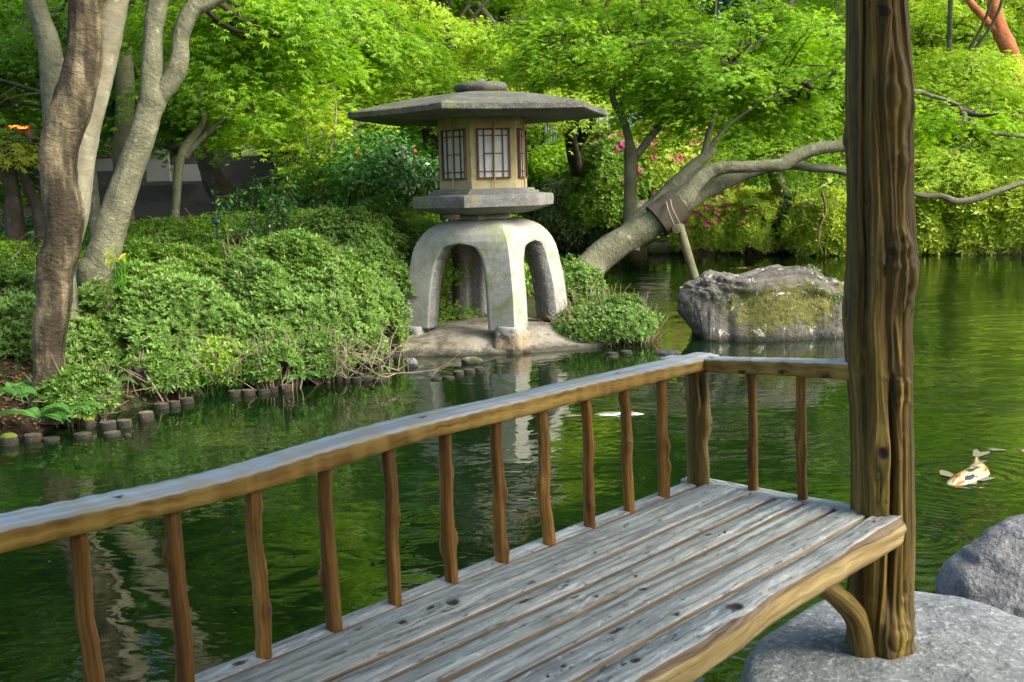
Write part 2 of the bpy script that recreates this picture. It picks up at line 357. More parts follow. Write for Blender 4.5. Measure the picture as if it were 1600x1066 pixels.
KOI = [(988, 646.5, 8.05, 0.0), (1519, 737, 6.05, 0.0), (1640, 704, 7.0, 0.0)]
t = NT('water'); p = t.n('TexCoord').outputs['Object']
w = t.n('Mapping', {'Vector': p, 'Scale': (1, 1.25, 1)}).outputs[0]
h1 = t.noise(w, 1.15, 2, .45, .6); h2 = t.noise(w, 4.2, 2, .5, .8); h3 = t.noise(w, 14, 2, .5, .4)
calm = t.ramp(t.noise(p, .35, 2), [(.38, .35), (.62, 1.)])
h = t.math('ADD', t.math('MULTIPLY', h1, .48), t.math('MULTIPLY', h2, .18)); h = t.math('ADD', h, t.math('MULTIPLY', h3, .030))
h = t.math('MULTIPLY', h, calm)
for (cx, cyy, amp, fr, dec) in ((2.62, 6.0, .042, 62, 1.9), (.6, 8.0, .012, 42, 1.4), (-1.25, 4.9, .07, 24, 1.9), (1.9, 5.0, .030, 55, 1.6)):
    v = t.n('VectorMath', {0: p, 1: (cx, cyy, 0)}, operation='DISTANCE').outputs['Value']
    v = t.math('ADD', v, t.math('MULTIPLY', h2, .10))
    s = t.math('SINE', t.math('MULTIPLY', v, fr)); e = t.math('POWER', 2.718, t.math('MULTIPLY', v, -dec))
    h = t.math('ADD', h, t.math('MULTIPLY', t.math('MULTIPLY', s, e), amp))
nrm = t.bump(h, 1.0, .034)
murk = t.n('BsdfDiffuse', {'Color': (.008, .029, .006, 1)})
clear = t.n('BsdfTransparent', {'Color': (.42, .56, .36, 1)})
body = t.n('MixShader', {0: .42, 1: clear.outputs[0], 2: murk.outputs[0]})
gl = t.n('BsdfGlossy', {'Color': (1, 1, 1, 1), 'Roughness': .012, 'Normal': nrm})
fr = t.n('Fresnel', {'IOR': 1.62, 'Normal': nrm})
M['water'] = t.done(t.n('MixShader', {0: fr.outputs[0], 1: body.outputs[0], 2: gl.outputs[0]}).outputs[0])

# ------------------------------------------------------------------ terrain and water
POND = _m([(-5.2, 4.6), (-4.1, 6.6), (-3.75, 7.5), (-3.42, 8.25), (-3.12, 8.78), (-2.82, 9.18), (-2.42, 9.58), (-2.07, 9.8), (-1.85, 10.35), (-1.5, 10.95),
           (-1.25, 11.8), (-.2, 12.6), (.6, 12.7), (1.3, 12.6), (1.3, 13.5), (1.35, 15.8), (1.1, 19), (.6, 25), (1.2, 29.3), (3.3, 27.5), (6.1, 25.9), (9.2, 25.0), (11.4, 24.2),
           (16, 22), (21, 16), (20, 8), (12, 2), (5, .6), (3.2, 1.6), (2.0, 1.7), (.4, 1.4), (-.5, .2), (-2.5, -1.0), (-5, -.6), (-6, 2)])
def sdf(x, y):
    x = np.asarray(x, float); y = np.asarray(y, float); d = np.full(x.shape, 1e9); ins = np.zeros(x.shape, bool); n = len(POND)
    for k in range(n):
        a = POND[k]; b = POND[(k+1) % n]; e = b-a
        wx = x-a[0]; wy = y-a[1]; t_ = np.clip((wx*e[0]+wy*e[1])/(e@e), 0, 1)
        d = np.minimum(d, np.hypot(wx-e[0]*t_, wy-e[1]*t_))
        c = ((a[1] > y) != (b[1] > y)) & (x < (b[0]-a[0])*(y-a[1])/(b[1]-a[1]+1e-12)+a[0]); ins ^= c
    return np.where(ins, -d, d)
def ground(x, y):
    x = np.asarray(x, float); y = np.asarray(y, float); d = sdf(x, y)
    hl = .10 + .9*(1-np.exp(-np.maximum(d, 0)/3.2))
    hill = np.clip((y-26.2)*.34, 0, 7.5)*np.clip((x+4)/6, 0, 1)+np.clip((y-24)*.05, 0, 1.2)*np.clip(-x/4, 0, 1)
    near = np.clip((5.5-y)/2, 0, 1)
    hl = hl*(1-near)+near*.14
    h = hl+hill*(d > 0)*np.clip(d/2, 0, 1)+.06*fbm(np.stack([x, y, x*0], -1)*.9, 3, 5)*np.clip(d, 0, 1)
    hin = -.12-.55*np.clip(-d/1.0, 0, 1)
    s = np.clip((d+.08)/.16, 0, 1)
    return hin*(1-s)+h*s
ax = np.concatenate([np.linspace(-150, -22, 12), np.linspace(-20, -8, 36)[:-1], np.arange(-8, 6, .09), np.linspace(6, 24, 60), np.linspace(27, 150, 12)])
ay = np.concatenate([np.linspace(-60, -6, 8), np.linspace(-4, 4, 20), np.arange(4.3, 14, .09), np.linspace(14.3, 50, 110), np.linspace(55, 220, 12)])
X, Y = np.meshgrid(ax, ay, indexing='ij'); Z = ground(X, Y)
mb = MB(); mb.add(np.stack([X, Y, Z], -1), grid_faces(len(ax), len(ay))[:, ::-1]); mb.build('ground', M['soil'], kind='structure')
mb = MB(); wx_ = np.linspace(-9, 24, 40); wy_ = np.linspace(-3, 31, 40); X, Y = np.meshgrid(wx_, wy_, indexing='ij')
mb.add(np.stack([X, Y, X*0], -1), grid_faces(40, 40)[:, ::-1]); mb.build('pond_water', M['water'], kind='structure')
def G(x, y): return float(ground(_m([x]), _m([y]))[0])

# ------------------------------------------------------------------ leaves
def unit(v): return v/(np.linalg.norm(v, axis=-1, keepdims=True)+1e-9)
def leaf_batch(mb, C, N, H, S, kind='rhomb', asp=.42, mat=0, rnd=None, fold=.0):
    """C centres, N normals, H headings, S sizes"""
    n = len(C); N = unit(N); H = unit(H-N*(H*N).sum(1, keepdims=True)); W = np.cross(N, H)
    S = np.broadcast_to(_m(S), (n,))[:, None]
    r = rng.random(n) if rnd is None else rnd
    if kind == 'rhomb':
        V = np.stack([C, C+H*S*.5+W*S*asp*.5-N*S*fold, C+H*S, C+H*S*.5-W*S*asp*.5-N*S*fold], 1); k = 4
        Fq = (np.arange(n)[:, None]*4+np.array([0, 1, 2, 3])[None])
    else:
        nb = {'star5': 5, 'star3': 3}[kind]; angs = {'star5': (-1.75, -.85, 0, .85, 1.75), 'star3': (-.95, 0, .95)}[kind]
        ls = {'star5': (.55, .85, 1, .85, .55), 'star3': (.8, 1, .8)}[kind]
        vs = [C]; fs = []
        for q, (a, l) in enumerate(zip(angs, ls)):
            D = H*math.cos(a)+W*math.sin(a); E = W*math.cos(a)-H*math.sin(a)
            tipd = N*(-.18)*S
            vs += [C+D*S*l*.45+E*S*.15, C+D*S*l+tipd, C+D*S*l*.45-E*S*.15]
            fs.append([0, 1+3*q, 2+3*q, 3+3*q])
        V = np.stack(vs, 1); k = 1+3*nb
        Fq = (np.arange(n)[:, None, None]*k+np.array(fs)[None]).reshape(-1, 4)
    mb.add(V.reshape(-1, 3), Fq, mat, False, rnd=np.repeat(r, k))
def rand_dirs(n):
    v = rng.normal(size=(n, 3)); return unit(v)

def pad_leaves(mb, c, R, n, size, up=(0, 0, 1), kind='star5', thick=.06, droop=.35, mat=0):
    """a layered spray of maple leaves"""
    k = max(5, int(7+R*6)); up = unit(_m(up)[None])[0]
    a = rng.random(k)*6.283; rr = R*np.sqrt(rng.random(k)); sub = np.stack([np.cos(a)*rr, np.sin(a)*rr, np.zeros(k)], 1)
    w = rng.random(k)+.3; w /= w.sum(); idx = rng.choice(k, n, p=w)
    q = sub[idx]+rng.normal(size=(n, 3))*_m([R*.19, R*.19, 0])
    r = np.hypot(q[:, 0], q[:, 1]); q[:, 2] = -droop*R*(r/R)**2+rng.normal(size=n)*thick+(.05*R*rng.normal(size=k))[idx]
    ex = unit(np.cross(up, [0, 1, .01])[None])[0]; ey = np.cross(up, ex)
    C = c+q[:, :1]*ex+q[:, 1:2]*ey+q[:, 2:]*up
    out = q[:, :1]*ex+q[:, 1:2]*ey+rand_dirs(n)*R*.5
    H = unit(out)+_m([0, 0, -.45]); N = up[None]+rand_dirs(n)*.55+unit(out)*.25
    leaf_batch(mb, C, N, H, size*(.65+.6*rng.random(n)), kind, mat=mat)

def maple(name, label, base, trunk, crowns, leaf='maple', bk='bark_brown', size=.075, kind='star5', dens=200, padR=(.45, .95), group='maples round the pond', extra=None, cat='tree', limb_r=.05, bmk=None):
    """trunk: list of (point, radius) polylines; crowns: (centre, radii, pads)"""
    root = empty(name, base, label, cat, group)
    tb = MB()
    for k, tr in enumerate(trunk):
        tube(tb, [q[0] for q in tr], [q[1] for q in tr], segs=18, rough=.10, nf=2.2, seed=k+len(label))
    if extra: extra(tb)
    tb.build('trunk', M[bk], root)
    lb = MB(); cb = MB()
    for (c, r, npad) in crowns:
        c = _m(c); r = _m(r); ends = []
        tips = [_m(tr[-1][0]) for tr in trunk]
        tip = min(tips, key=lambda q: np.linalg.norm(q-c)); 
        nm = max(3, npad//7); mains = []
        for k in range(nm):
            d = rand_dirs(1)[0]*r*(.35+.35*rng.random()); e = c+d
            mid = (tip+e)/2+rand_dirs(1)[0]*.15*np.linalg.norm(e-tip)+_m([0, 0, .1])
            cc, rr = tube(lb, [tip, mid, e], [limb_r, limb_r*.6, limb_r*.3], n=12, segs=7, rough=.1, seed=k); mains.append(cc)
        allm = np.concatenate([m_[3:] for m_ in mains])
        for k in range(npad):
            d = rand_dirs(1)[0]; q = rng.random()**.4; pc = c+d*r*q
            R = padR[0]+(padR[1]-padR[0])*rng.random()
            j = allm[np.argmin(np.linalg.norm(allm-pc, axis=1)+.4*rng.random(len(allm)))]
            mid = (j+pc)/2+_m([0, 0, .12])+rand_dirs(1)[0]*.08
            tube(lb, [j, mid, pc], [limb_r*.28, limb_r*.2, limb_r*.1], n=7, segs=5, caps=False)
            for s_ in range(4):
                e = pc+rand_dirs(1)[0]*_m([R, R, .12])*.75; tube(lb, [mid*.4+pc*.6, e], [limb_r*.1, limb_r*.05], n=3, segs=4, caps=False)
            pad_leaves(cb, pc, R, int(dens*R*R*3.2), size, up=unit(_m([d[0]*.35, d[1]*.35, 1.0])[None])[0], kind=kind)
    lb.build('limbs', M[bmk or bk], root); cb.build('crown', M[leaf], root)
    return root

def rosettes(mb, C, N, size, nl=5, mat=0, spread=.75, asp=.34):
    n = len(C); N = unit(N); C2 = np.repeat(C, nl, 0); N2 = np.repeat(N, nl, 0)
    a = np.tile(np.arange(nl)*2*math.pi/nl, n)+np.repeat(rng.random(n)*6, nl)
    T1 = unit(np.cross(N2, _m([.3, .2, 1])[None]+rand_dirs(n*nl)*.01)); T2 = np.cross(N2, T1)
    D = T1*np.cos(a)[:, None]+T2*np.sin(a)[:, None]
    H = D*spread+N2*(1-spread*.5)+rand_dirs(n*nl)*.15; NN = N2-D*.6
    S = size*(.6+.7*rng.random(n*nl)); r = np.clip(np.repeat(rng.random(n), nl)*.7+rng.random(n*nl)*.3, 0, 1)
    leaf_batch(mb, C2, NN, H, S, 'rhomb', asp, mat, r)

def dome_points(n, c, r, lump=.16, lf=1.6, seed=1, boxy=1.0, zmin=-.1):
    """points and normals on a lumpy mound"""
    d = rand_dirs(int(n*1.0)); d[:, 2] = np.where(d[:, 2] < zmin, -d[:, 2], d[:, 2])
    d = unit(d); dd = np.sign(d)*np.abs(d)**boxy
    dd = dd/ (np.abs(dd)**(2/ max(boxy, .5))).sum(1, keepdims=True)**.5 if boxy != 1 else dd
    p = dd*_m(r); k = 1+lump*fbm((p+_m(c))*lf, 3, seed)+lump*.6*fbm((p+_m(c))*4.5, 2, seed+3)
    return p*k[:, None]+_m(c), unit(d/_m(r))
def blossoms(parent, pts, nn, mat, size):
    tm = []
    for k in range(3):
        fb = MB(); rosettes(fb, _m([[0, 0, 0]]), _m([[0, 0, 1]]), size, 6, 0, .95, .85); o = fb.build('blossom', M[mat], None); tm.append(o.data); bpy.data.objects.remove(o)
    for k, (p_, n_) in enumerate(zip(pts, nn)):
        o = bpy.data.objects.new('blossom', tm[k % 3]); COL.objects.link(o); o.parent = parent; o.matrix_parent_inverse = Matrix.Translation(parent.location).inverted()
        o.location = [float(c) for c in p_]; o.rotation_euler = Vector(n_).to_track_quat('Z', 'Y').to_euler(); s_ = .7+.6*random.Random(k).random(); o.scale = (s_, s_, s_)
def shrub(name, label, c, r, n, size, leafm='azalea', group='clipped azalea mounds', lump=.16, boxy=1.0, nl=5, flowers=None, seed=1, cat='shrub', twigs=60, layers=(1.0, .93, .84), nflow=0, fs=.05, asp=.34, trunk=True, twm='twig', spread=.75, lf=1.6, fcl=None):
    c = _m(c); r = _m(r); root = empty(name, (c[0], c[1], G(c[0], c[1])), label, cat, group)
    cb = MB()
    for q, s in enumerate(layers):
        pts, nn = dome_points(int(n*(1-.25*q)), c, r*s, lump, lf, seed, boxy, -.55)
        g = ground(pts[:, 0], pts[:, 1]); ok = (pts[:, 2] > np.maximum(g, .05)+.03) & (noise(pts*4.2, seed+20)+.35*noise(pts*11, seed) > (-.30 if q == 0 else -.18)-np.clip(pts[:, 2]-g-.5, 0, .4))
        pts, nn = pts[ok], nn[ok]; pts = pts+rand_dirs(len(pts))*size*.9
        rosettes(cb, pts, nn+_m([0, 0, .5])+rand_dirs(len(nn))*.45, size, nl, 0, spread, asp)
    mats = [M[leafm]]
    cb.build('foliage', mats, root)
    if twigs:
        tw = MB(); b0 = _m([c[0], c[1], G(c[0], c[1])-.02]); pts, nn = dome_points(int(twigs*1.3), c, r*.97, lump, lf, seed, boxy)
        for k, p_ in enumerate(pts):
            b = b0+_m([rng.normal()*.35*r[0], rng.normal()*.35*r[1], 0]); b[2] = G(b[0], b[1])-.02
            m1 = b*.55+p_*.45+rand_dirs(1)[0]*.12+_m([0, 0, .05]); rr = .012*max(1, r[0]*.8)
            tube(tw, [b, m1, p_], [rr, rr*.6, rr*.25], n=9, segs=5, caps=False)
            for s_ in range(2): tube(tw, [m1, p_+rand_dirs(1)[0]*.2], [rr*.45, rr*.2], n=4, segs=4, caps=False)
        tw.build('stems', M[twm], root)
    return root
# ------------------------------------------------------------------ pavilion bench
O2 = _m([.596, 3.497]); U2 = _m([-.672, -.741]); U2 /= np.linalg.norm(U2); V2 = _m([-U2[1], U2[0]])
if V2 @ _m([.741, -.672]) < 0: V2 = -V2
def B(u, v, z):
    u, v, z = np.broadcast_arrays(_m(u), _m(v), _m(z)); return np.stack([O2[0]+U2[0]*u+V2[0]*v, O2[1]+U2[1]*u+V2[1]*v, z], -1)
def warp(a, b, knots):
    bb = b.copy(); kn = np.zeros_like(b); hh = np.zeros_like(b)
    for (ka, kb, kr, kh) in knots:
        da, db = a-ka, b-kb
        g = np.exp(-(da/(3.2*kr))**2-(db/(2.0*kr))**2); bb -= db*g*.85
        q = np.sqrt((da/1.7)**2+db**2)/kr*(1+.45*noise(np.stack([da/kr*1.3, db/kr*1.3, da*0+ka*7], -1), 5))
        kn = np.maximum(kn, np.clip(1.35-q, 0, 1)); hh += kh*(np.exp(-(q/1.5)**2)-1.7*np.exp(-(q/.6)**2))
    return bb, kn, hh
def plank(name, parent, u0, u1, v0, v1, zt, th, seed, nk=9, mats=None, axis='u', edge=.004, live=False, crown=.004, step=.009, big=()):
    r = random.Random(seed); n = int(abs(u1-u0)/step)+2; a = np.linspace(u0, u1, n); w = v1-v0
    prof = [(0, -th, 1), (0, -th*.55, 1), (0, -.012, 1), (.012, -.003, 1)]+[(q, 0, 0) for q in np.linspace(.06, .94, 16)]+[(.988, -.003, 1), (1, -.012, 1), (1, -th*.55, 1), (1, -th, 1), (.5, -th, 1)]
    if live: prof = prof[:-5]+[(.985, -.002, 1), (1.0, -.010, 1), (1.03, -.022, 2), (1.05, -th*.42, 2), (1.05, -th*.6, 2), (1.01, -th*.85, 2), (.93, -th, 2), (.5, -th, 1)]
    m = len(prof); A = np.repeat(a[:, None], m, 1); q = np.array([p_[0] for p_ in prof])[None]*np.ones((n, 1)); dz = np.array([p_[1] for p_ in prof])[None]*np.ones((n, 1))
    ed0 = edge*fbm(np.stack([a*3.1, a*0+seed, a*0], -1), 4, seed); ed1 = edge*(2.6 if live else 1)*fbm(np.stack([a*2.7, a*0+seed, a*0+7], -1), 4, seed+3)
    lo = v0+ed0[:, None]; hi = v1+ed1[:, None]; Bv = lo*(1-q)+hi*q
    knots = [(u0+r.random()*(u1-u0), v0+w*(.15+.7*r.random()), .004+.011*r.random()**2.5, .003+.005*r.random()) for _ in range(nk)]+list(big)
    bb, kn, hh = warp(A, Bv, knots)
    gn = fbm(np.stack([A*1.6, bb*70, A*0+seed], -1), 3, seed)
    topm = np.array([1.0 if p_[2] == 0 else .35 for p_ in prof])[None]
    zz = zt+dz+(hh+.0030*gn+.005*fbm(np.stack([A*2.2, Bv*9, A*0+seed], -1), 2, seed+1)-crown*(2*q-1)**2)*topm
    if live: Bv = Bv+np.where(q > .96, .009*fbm(np.stack([A*4, dz*30, A*0+seed], -1), 4, seed+5)+hh*.8-.007*np.exp(-((dz+.045+.012*noise(np.stack([A*2, A*0, A*0+3], -1), 2))/.006)**2), 0); 
    mb = MB()
    pos = B(A, Bv, zz) if axis == 'u' else B(Bv, A, zz)
    fc = grid_faces(n, m, True)
    mb.add(pos, fc, 0, True, gr=np.stack([A+seed*3.3, bb+dz*.9, A*0+seed], -1).reshape(-1, 3), kn=kn.reshape(-1))
    for e in (0, n-1):
        ring = pos[e]; c = ring.mean(0); k = np.arange(m)
        ff = np.stack([k, (k+1) % m, np.full(m, m)], -1)
        mb.add(np.vstack([ring, c]), ff if (e == 0) else ff[:, ::-1], 0, False, gr=np.vstack([ring, c])*_m([8, 8, 8])+seed, kn=np.zeros(m+1))
    o = mb.build(name, mats or [M['grey_wood'], M['plank_edge'], M['ochre_wood']], parent)
    if True:
        mi = np.array([p_[2] for p_ in prof]); mi[3] = 0; mi[-4 if not live else -9] = 0; fm = np.tile(np.where((mi == 2), 2, np.where(mi == 1, 1, 0)), n-1)
        allm = np.zeros(len(o.data.polygons), np.int32); allm[:len(fm)] = fm; allm[len(fm):] = 2
        o.data.polygons.foreach_set('material_index', allm)
    return o
bench = empty('slatted_bench', B(1.5, .3, .29), 'weathered grey plank bench with railing beside the rustic post', 'bench')
vb = [-.052, .022, .207, .298, .392, .492, .600, .700]
for k in range(7):
    last = k == 6
    big = [(.95+.31*k, (vb[k]+vb[k+1])/2+.01, .016, .006)] if k in (1, 3, 5) else []
    if last: big = [(.865, .655, .018, .007), (1.25, .648, .012, .005), (.42, .735, .012, .004)]
    plank('plank', bench, (-.025 if last else .0), 3.9, vb[k]+.0075, vb[k+1]-.0075, .722 if k else .719, .085 if last else .04, 11+k, nk=16 if k else 6, live=last, edge=.004 if not last else .007, big=big)
plank('end_plank', bench, -.07, .60, -.085, -.008, .716, .04, 31, nk=3, axis='v')
# rails
def rail(name, parent, a0, a1, v0, z0, z1, w, th, seed, axis='u', step=.012):
    n = int((a1-a0)/step); a = np.linspace(a0, a1, n); prof = []
    for q in np.linspace(0, 1, 5): prof.append((-.5, -1+q*.88))
    for q in np.linspace(-.44, .44, 7): prof.append((q, 0))
    for q in np.linspace(0, 1, 6): prof.append((.5, -.1-q*.8))
    prof += [(.42, -1), (0, -1.03), (-.42, -1)]
    m = len(prof); A = np.repeat(a[:, None], m, 1); pq = _m(prof); X_ = pq[None, :, 0]*w*np.ones((n, 1)); Zq = pq[None, :, 1]*th*np.ones((n, 1))
    # adze facets along the edges
    fac = np.abs(((A/.055+.7*noise(np.stack([A*3, A*0, A*0+seed], -1), seed)) % 1)-.5)
    wob = .010*fbm(np.stack([A*1.3, A*0+seed, A*0], -1), 3, seed); wz = .009*fbm(np.stack([A*1.1, A*0+seed, A*0+4], -1), 3, seed+2)
    sidew = (np.abs(pq[:, 0]) > .4)[None]
    X_ = X_*(1+.10*fbm(np.stack([A*2.2, X_*3, Zq*3+seed], -1), 2, seed+7))+np.sign(X_)*sidew*(.006*fac)
    Zq = Zq*(1+.14*fbm(np.stack([A*1.6, A*0, A*0+seed*2.], -1), 2, seed+9))-.004*fac*(pq[:, 1] > -.15)[None]*np.abs(pq[:, 0])[None]*2
    knots = [(a0+(a1-a0)*(k+.5)/5+.1, v0+.05*w*(k % 3-1), .012, .005) for k in range(5)]
    bb, kn, hh = warp(A, v0+X_+Zq*.9, knots)
    zt = z0+(z1-z0)*(A-a0)/(a1-a0)
    gn = fbm(np.stack([A*1.4, bb*60, A*0+seed], -1), 3, seed)
    Bv = v0+X_*(1+.02*gn)+wob; zz = zt+Zq+wz+hh*.7+.0015*gn
    pos = B(A, Bv, zz) if axis == 'u' else B(Bv, A, zz)
    mb = MB(); mb.add(pos, grid_faces(n, m, True), 0, True, gr=np.stack([A+seed, bb, A*0+seed], -1).reshape(-1, 3), kn=kn.reshape(-1))
    for e in (0, n-1):
        ring = pos[e]; c = ring.mean(0); k = np.arange(m); ff = np.stack([k, (k+1) % m, np.full(m, m)], -1)
        mb.add(np.vstack([ring, c]), ff if e == 0 else ff[:, ::-1], 0, False, gr=np.vstack([ring, c])*8, kn=np.zeros(m+1))
    return mb.build(name, M['rail_wood'], parent)
rail('hand_rail', bench, -.085, 3.9, -.012, 1.146, 1.142, .098, .047, 3)
rail('end_rail', bench, -.13, .56, -.02, 1.128, 1.165, .072, .050, 8, axis='v')
bl = [0.19*k for k in range(1, 20)]
def stick(name, base, top, r, seed, mat='baluster_wood', segs=20, fork=False, n=70):
    rr = random.Random(seed); t_ = np.linspace(0, 1, n); base, top = _m(base), _m(top)
    off = np.stack([fbm(np.stack([t_*2.6, t_*0+seed, t_*0+q], -1), 3, seed+q)*r*(.34 if not fork else .12)*np.sin(math.pi*np.clip(t_*1.05, 0, 1))**.5 for q in (0, 9)], -1)
    c = base*(1-t_[:, None])+top*t_[:, None]; c[:, :2] += off
    th = np.linspace(0, 2*math.pi, segs, endpoint=False); T, N, Bq = frames(c)
    knots = [(rr.random(), rr.random()*6.28, .12+.1*rr.random()) for _ in range(4)]
    TT, TH = np.meshgrid(t_, th, indexing='ij'); L = np.linalg.norm(top-base)
    R = r*(1.06-.12*TT+.10*fbm(np.stack([np.cos(TH)*.9, np.sin(TH)*.9, TT*3+seed], -1), 3, seed))
    kn = np.zeros_like(R); bw = TH*r
    for (kt, kth, s_) in knots:
        dth = (TH-kth+math.pi) % (2*math.pi)-math.pi; g = np.exp(-((TT-kt)*L/(r*1.3))**2-(dth/.75)**2); R = R+r*.38*g
        q = np.sqrt(((TT-kt)*L)**2+(dth*r)**2)/(r*.32); kn = np.maximum(kn, np.clip(1.3-q, 0, 1))
        bw = bw-dth*r*np.exp(-((TT-kt)*L/(r*2))**2-(dth/.9)**2)*.8
    if fork:
        dth = (TH-fork+math.pi) % (2*math.pi)-math.pi; g = np.exp(-((TT-.86)/.13)**2-(dth/(.16+.25*np.clip((TT-.7)*3, 0, 1)))**2); R = R-r*.55*g; kn = np.maximum(kn, g*.9)
    V = c[:, None]+N[:, None]*(np.cos(TH)*R)[..., None]+Bq[:, None]*(np.sin(TH)*R)[..., None]
    mb = MB(); mb.add(V, grid_faces(n, segs, True), 0, True, gr=np.stack([TT*L+seed, bw, TT*0+seed], -1).reshape(-1, 3), kn=kn.reshape(-1))
    return mb, V, L
for k, u in enumerate(bl):
    mb, *_ = stick('b', B(u, 0, .70), B(u+.004*math.sin(k*7), -.008, 1.10), .0168+.0012*math.sin(k*3.1), 40+k); mb.build('baluster', M['baluster_wood'], bench)
for k, v in enumerate((.185, .36)):
    mb, *_ = stick('b', B(-.045, v, .70), B(-.03, v, 1.10+.06*v), .0155, 80+k); mb.build('baluster', M['baluster_wood'], bench)
mb, *_ = stick('c', B(-.01, 0, .70), B(-.01, 0, 1.10), .034, 95, segs=40, fork=4.9, n=110); mb.build('corner_post', M['post_wood'], bench)
mb = MB(); tube(mb, [B(.02, .60, .27), B(.06, .58, .42), B(.22, .56, .56), B(.38, .55, .66)], [.040, .034, .030, .030], n=30, segs=16, rough=.08, nf=8, seed=5); mb.build('brace', M['post_wood'], bench)
for uu in (1.2, 2.4, 3.6):
    mb = MB(); box(mb, B(uu, .32, .635), _m([*(U2*.035), 0]), _m([*(V2*.33), 0]), (0, 0, .04), gr=B(np.zeros(8)+uu, .1, .5), kn=np.zeros(8)); mb.build('bearer', M['ochre_wood'], bench)

# ------------------------------------------------------------------ pavilion post and roof
pav = empty('garden_pavilion', (1.115, 3.14, .28), 'rustic pavilion whose knotty natural log post stands on the grey foundation stone', 'pavilion')
PC = _m([1.115, 3.14])
def PYz(px, py):
    r_ = ray(px, py); return EYEZ+r_[2]*(PC[1]/r_[1]), r_[0]*(PC[1]/r_[1])
tab = [(-900, 1322, 1414), (-300, 1320, 1412), (0, 1322, 1414), (80, 1322, 1419), (140, 1321, 1421), (300, 1324, 1421), (390, 1323, 1427), (440, 1321, 1427), (500, 1318, 1421), (560, 1321, 1423), (640, 1328, 1424), (720, 1330, 1426), (800, 1330, 1426), (900, 1327, 1424), (1040, 1323, 1424), (1100, 1322, 1425)]
zt_ = []; cx_ = []; rd_ = []
for (yy, l, r_) in tab:
    z, xl = PYz(l, yy); _, xr = PYz(r_, yy); zt_.append(z); cx_.append((xl+xr)/2); rd_.append((xr-xl)/2)
o_ = np.argsort(zt_); zt_ = _m(zt_)[o_]; cx_ = _m(cx_)[o_]; rd_ = _m(rd_)[o_]
nz, nt = 620, 260; z = np.linspace(.27, 3.28, nz); th = np.linspace(-math.pi, math.pi, nt, endpoint=False)
ZZ, TH = np.meshgrid(z, th, indexing='ij'); R0 = np.interp(z, zt_, rd_)[:, None]*.965; CX = np.interp(z, zt_, cx_)[:, None]
view = math.atan2(-PC[1], -PC[0]); bw = TH*.093; kn = np.zeros_like(ZZ); hh = np.zeros_like(ZZ)
# (px, py, radius m, bump, dark)
PK = [(1390, 395, .018, .016, .9), (1376, 697, .024, .016, .9), (1399, 978, .028, .024, .0), (1406, 152, .036, .024, .0), (1411, 254, .015, .012, .2), (1401, 590, .016, .008, .5), (1413, 606, .014, .012, .6), (1334, 945, .020, .012, .8), (1418, 430, .03, .016, 0), (1327, 480, .03, .010, 0), (1385, 25, .016, .008, 1),
      (1410, 372, .012, .006, .8), (1380, 770, .010, .006, .6), (1345, 560, .015, -.006, 0), (1326, 220, .02, .010, 0), (1355, 310, .012, .003, .5), (1415, 905, .012, .004, .5)]
for (px, py, kr, kb, dk) in PK:
    kz, _ = PYz(px, py); kt = math.asin(max(-.98, min(.98, (px-1374)/50.0))); dz = ZZ-kz; dt = (TH-kt)*.093
    g = np.exp(-(dz/(4.0*kr))**2-(dt/(1.6*kr))**2); bw = bw-dt*g*.85
    q = np.sqrt((dz/1.25)**2+dt**2)/kr*(1+.4*noise(np.stack([dz/kr, dt/kr, dt*0+px], -1), 4)); hh += kb*(np.exp(-(q/1.7)**2)-1.1*dk*np.exp(-(q/.75)**2)); kn = np.maximum(kn, dk*np.clip(1.5-q, 0, 1))
    if dk < .6: hh -= .004*np.exp(-((q-1.0)/.22)**2)
for s_ in range(22):   # unseen sides have knots too
    kz = .35+2.6*random.Random(s_).random(); kt = 1.8+2.6*random.Random(s_+50).random(); kt = (kt+math.pi) % (2*math.pi)-math.pi
    dz = ZZ-kz; dt = (TH-kt)*.093; q = np.hypot(dz, dt)/.018; hh += .008*np.exp(-(q/1.6)**2); bw = bw-dt*np.exp(-(dz/.07)**2-(dt/.03)**2)*.8
TB = bw/.093
nz_ = np.stack([np.cos(TB)*3.4, np.sin(TB)*3.4, ZZ*.9], -1)
right = .35+.65/(1+np.exp(-(TH+.15)*6))
rid = (1-np.abs(fbm(nz_, 2, 3))*2.0)*.0055*right+.003*fbm(nz_*_m([3, 3, 1.2]), 3, 8)*(.5+.5*right)+.004*fbm(nz_*_m([.4, .4, 2.]), 2, 12)
def groove(tc, w, d, z0, z1, wob=.06):
    tcz = tc+wob*np.sin(ZZ*5+tc*9); e = 1/(1+np.exp(-(ZZ-z0)/.05))*1/(1+np.exp((ZZ-z1)/.05)); return -d*e*np.exp(-((TH-tcz)/w)**2)
rid += groove(.34, .09, .030, .50, 1.12)+groove(-.42, .035, .010, 1.35, 2.6)+groove(-.52, .12, .016, 1.08, 1.5)+groove(.62, .08, .010, 1.2, 2.2)+groove(.85, .07, .010, .4, 1.6)+groove(.15, .06, .008, 1.4, 2.4)+groove(.52, .05, .007, .3, .62)
R = R0+hh+rid+.0012*fbm(np.stack([ZZ*2, bw*90, ZZ*0], -1), 3, 4)
V = np.stack([CX+np.cos(view+TH)*R, PC[1]+np.sin(view+TH)*R+ZZ*0, ZZ], -1)
mb = MB(); mb.add(V, grid_faces(nz, nt, True), 0, True, gr=np.stack([ZZ, bw, ZZ*0+2.7], -1).reshape(-1, 3), kn=kn.reshape(-1)); mb.build('post', M['post_wood'], pav)
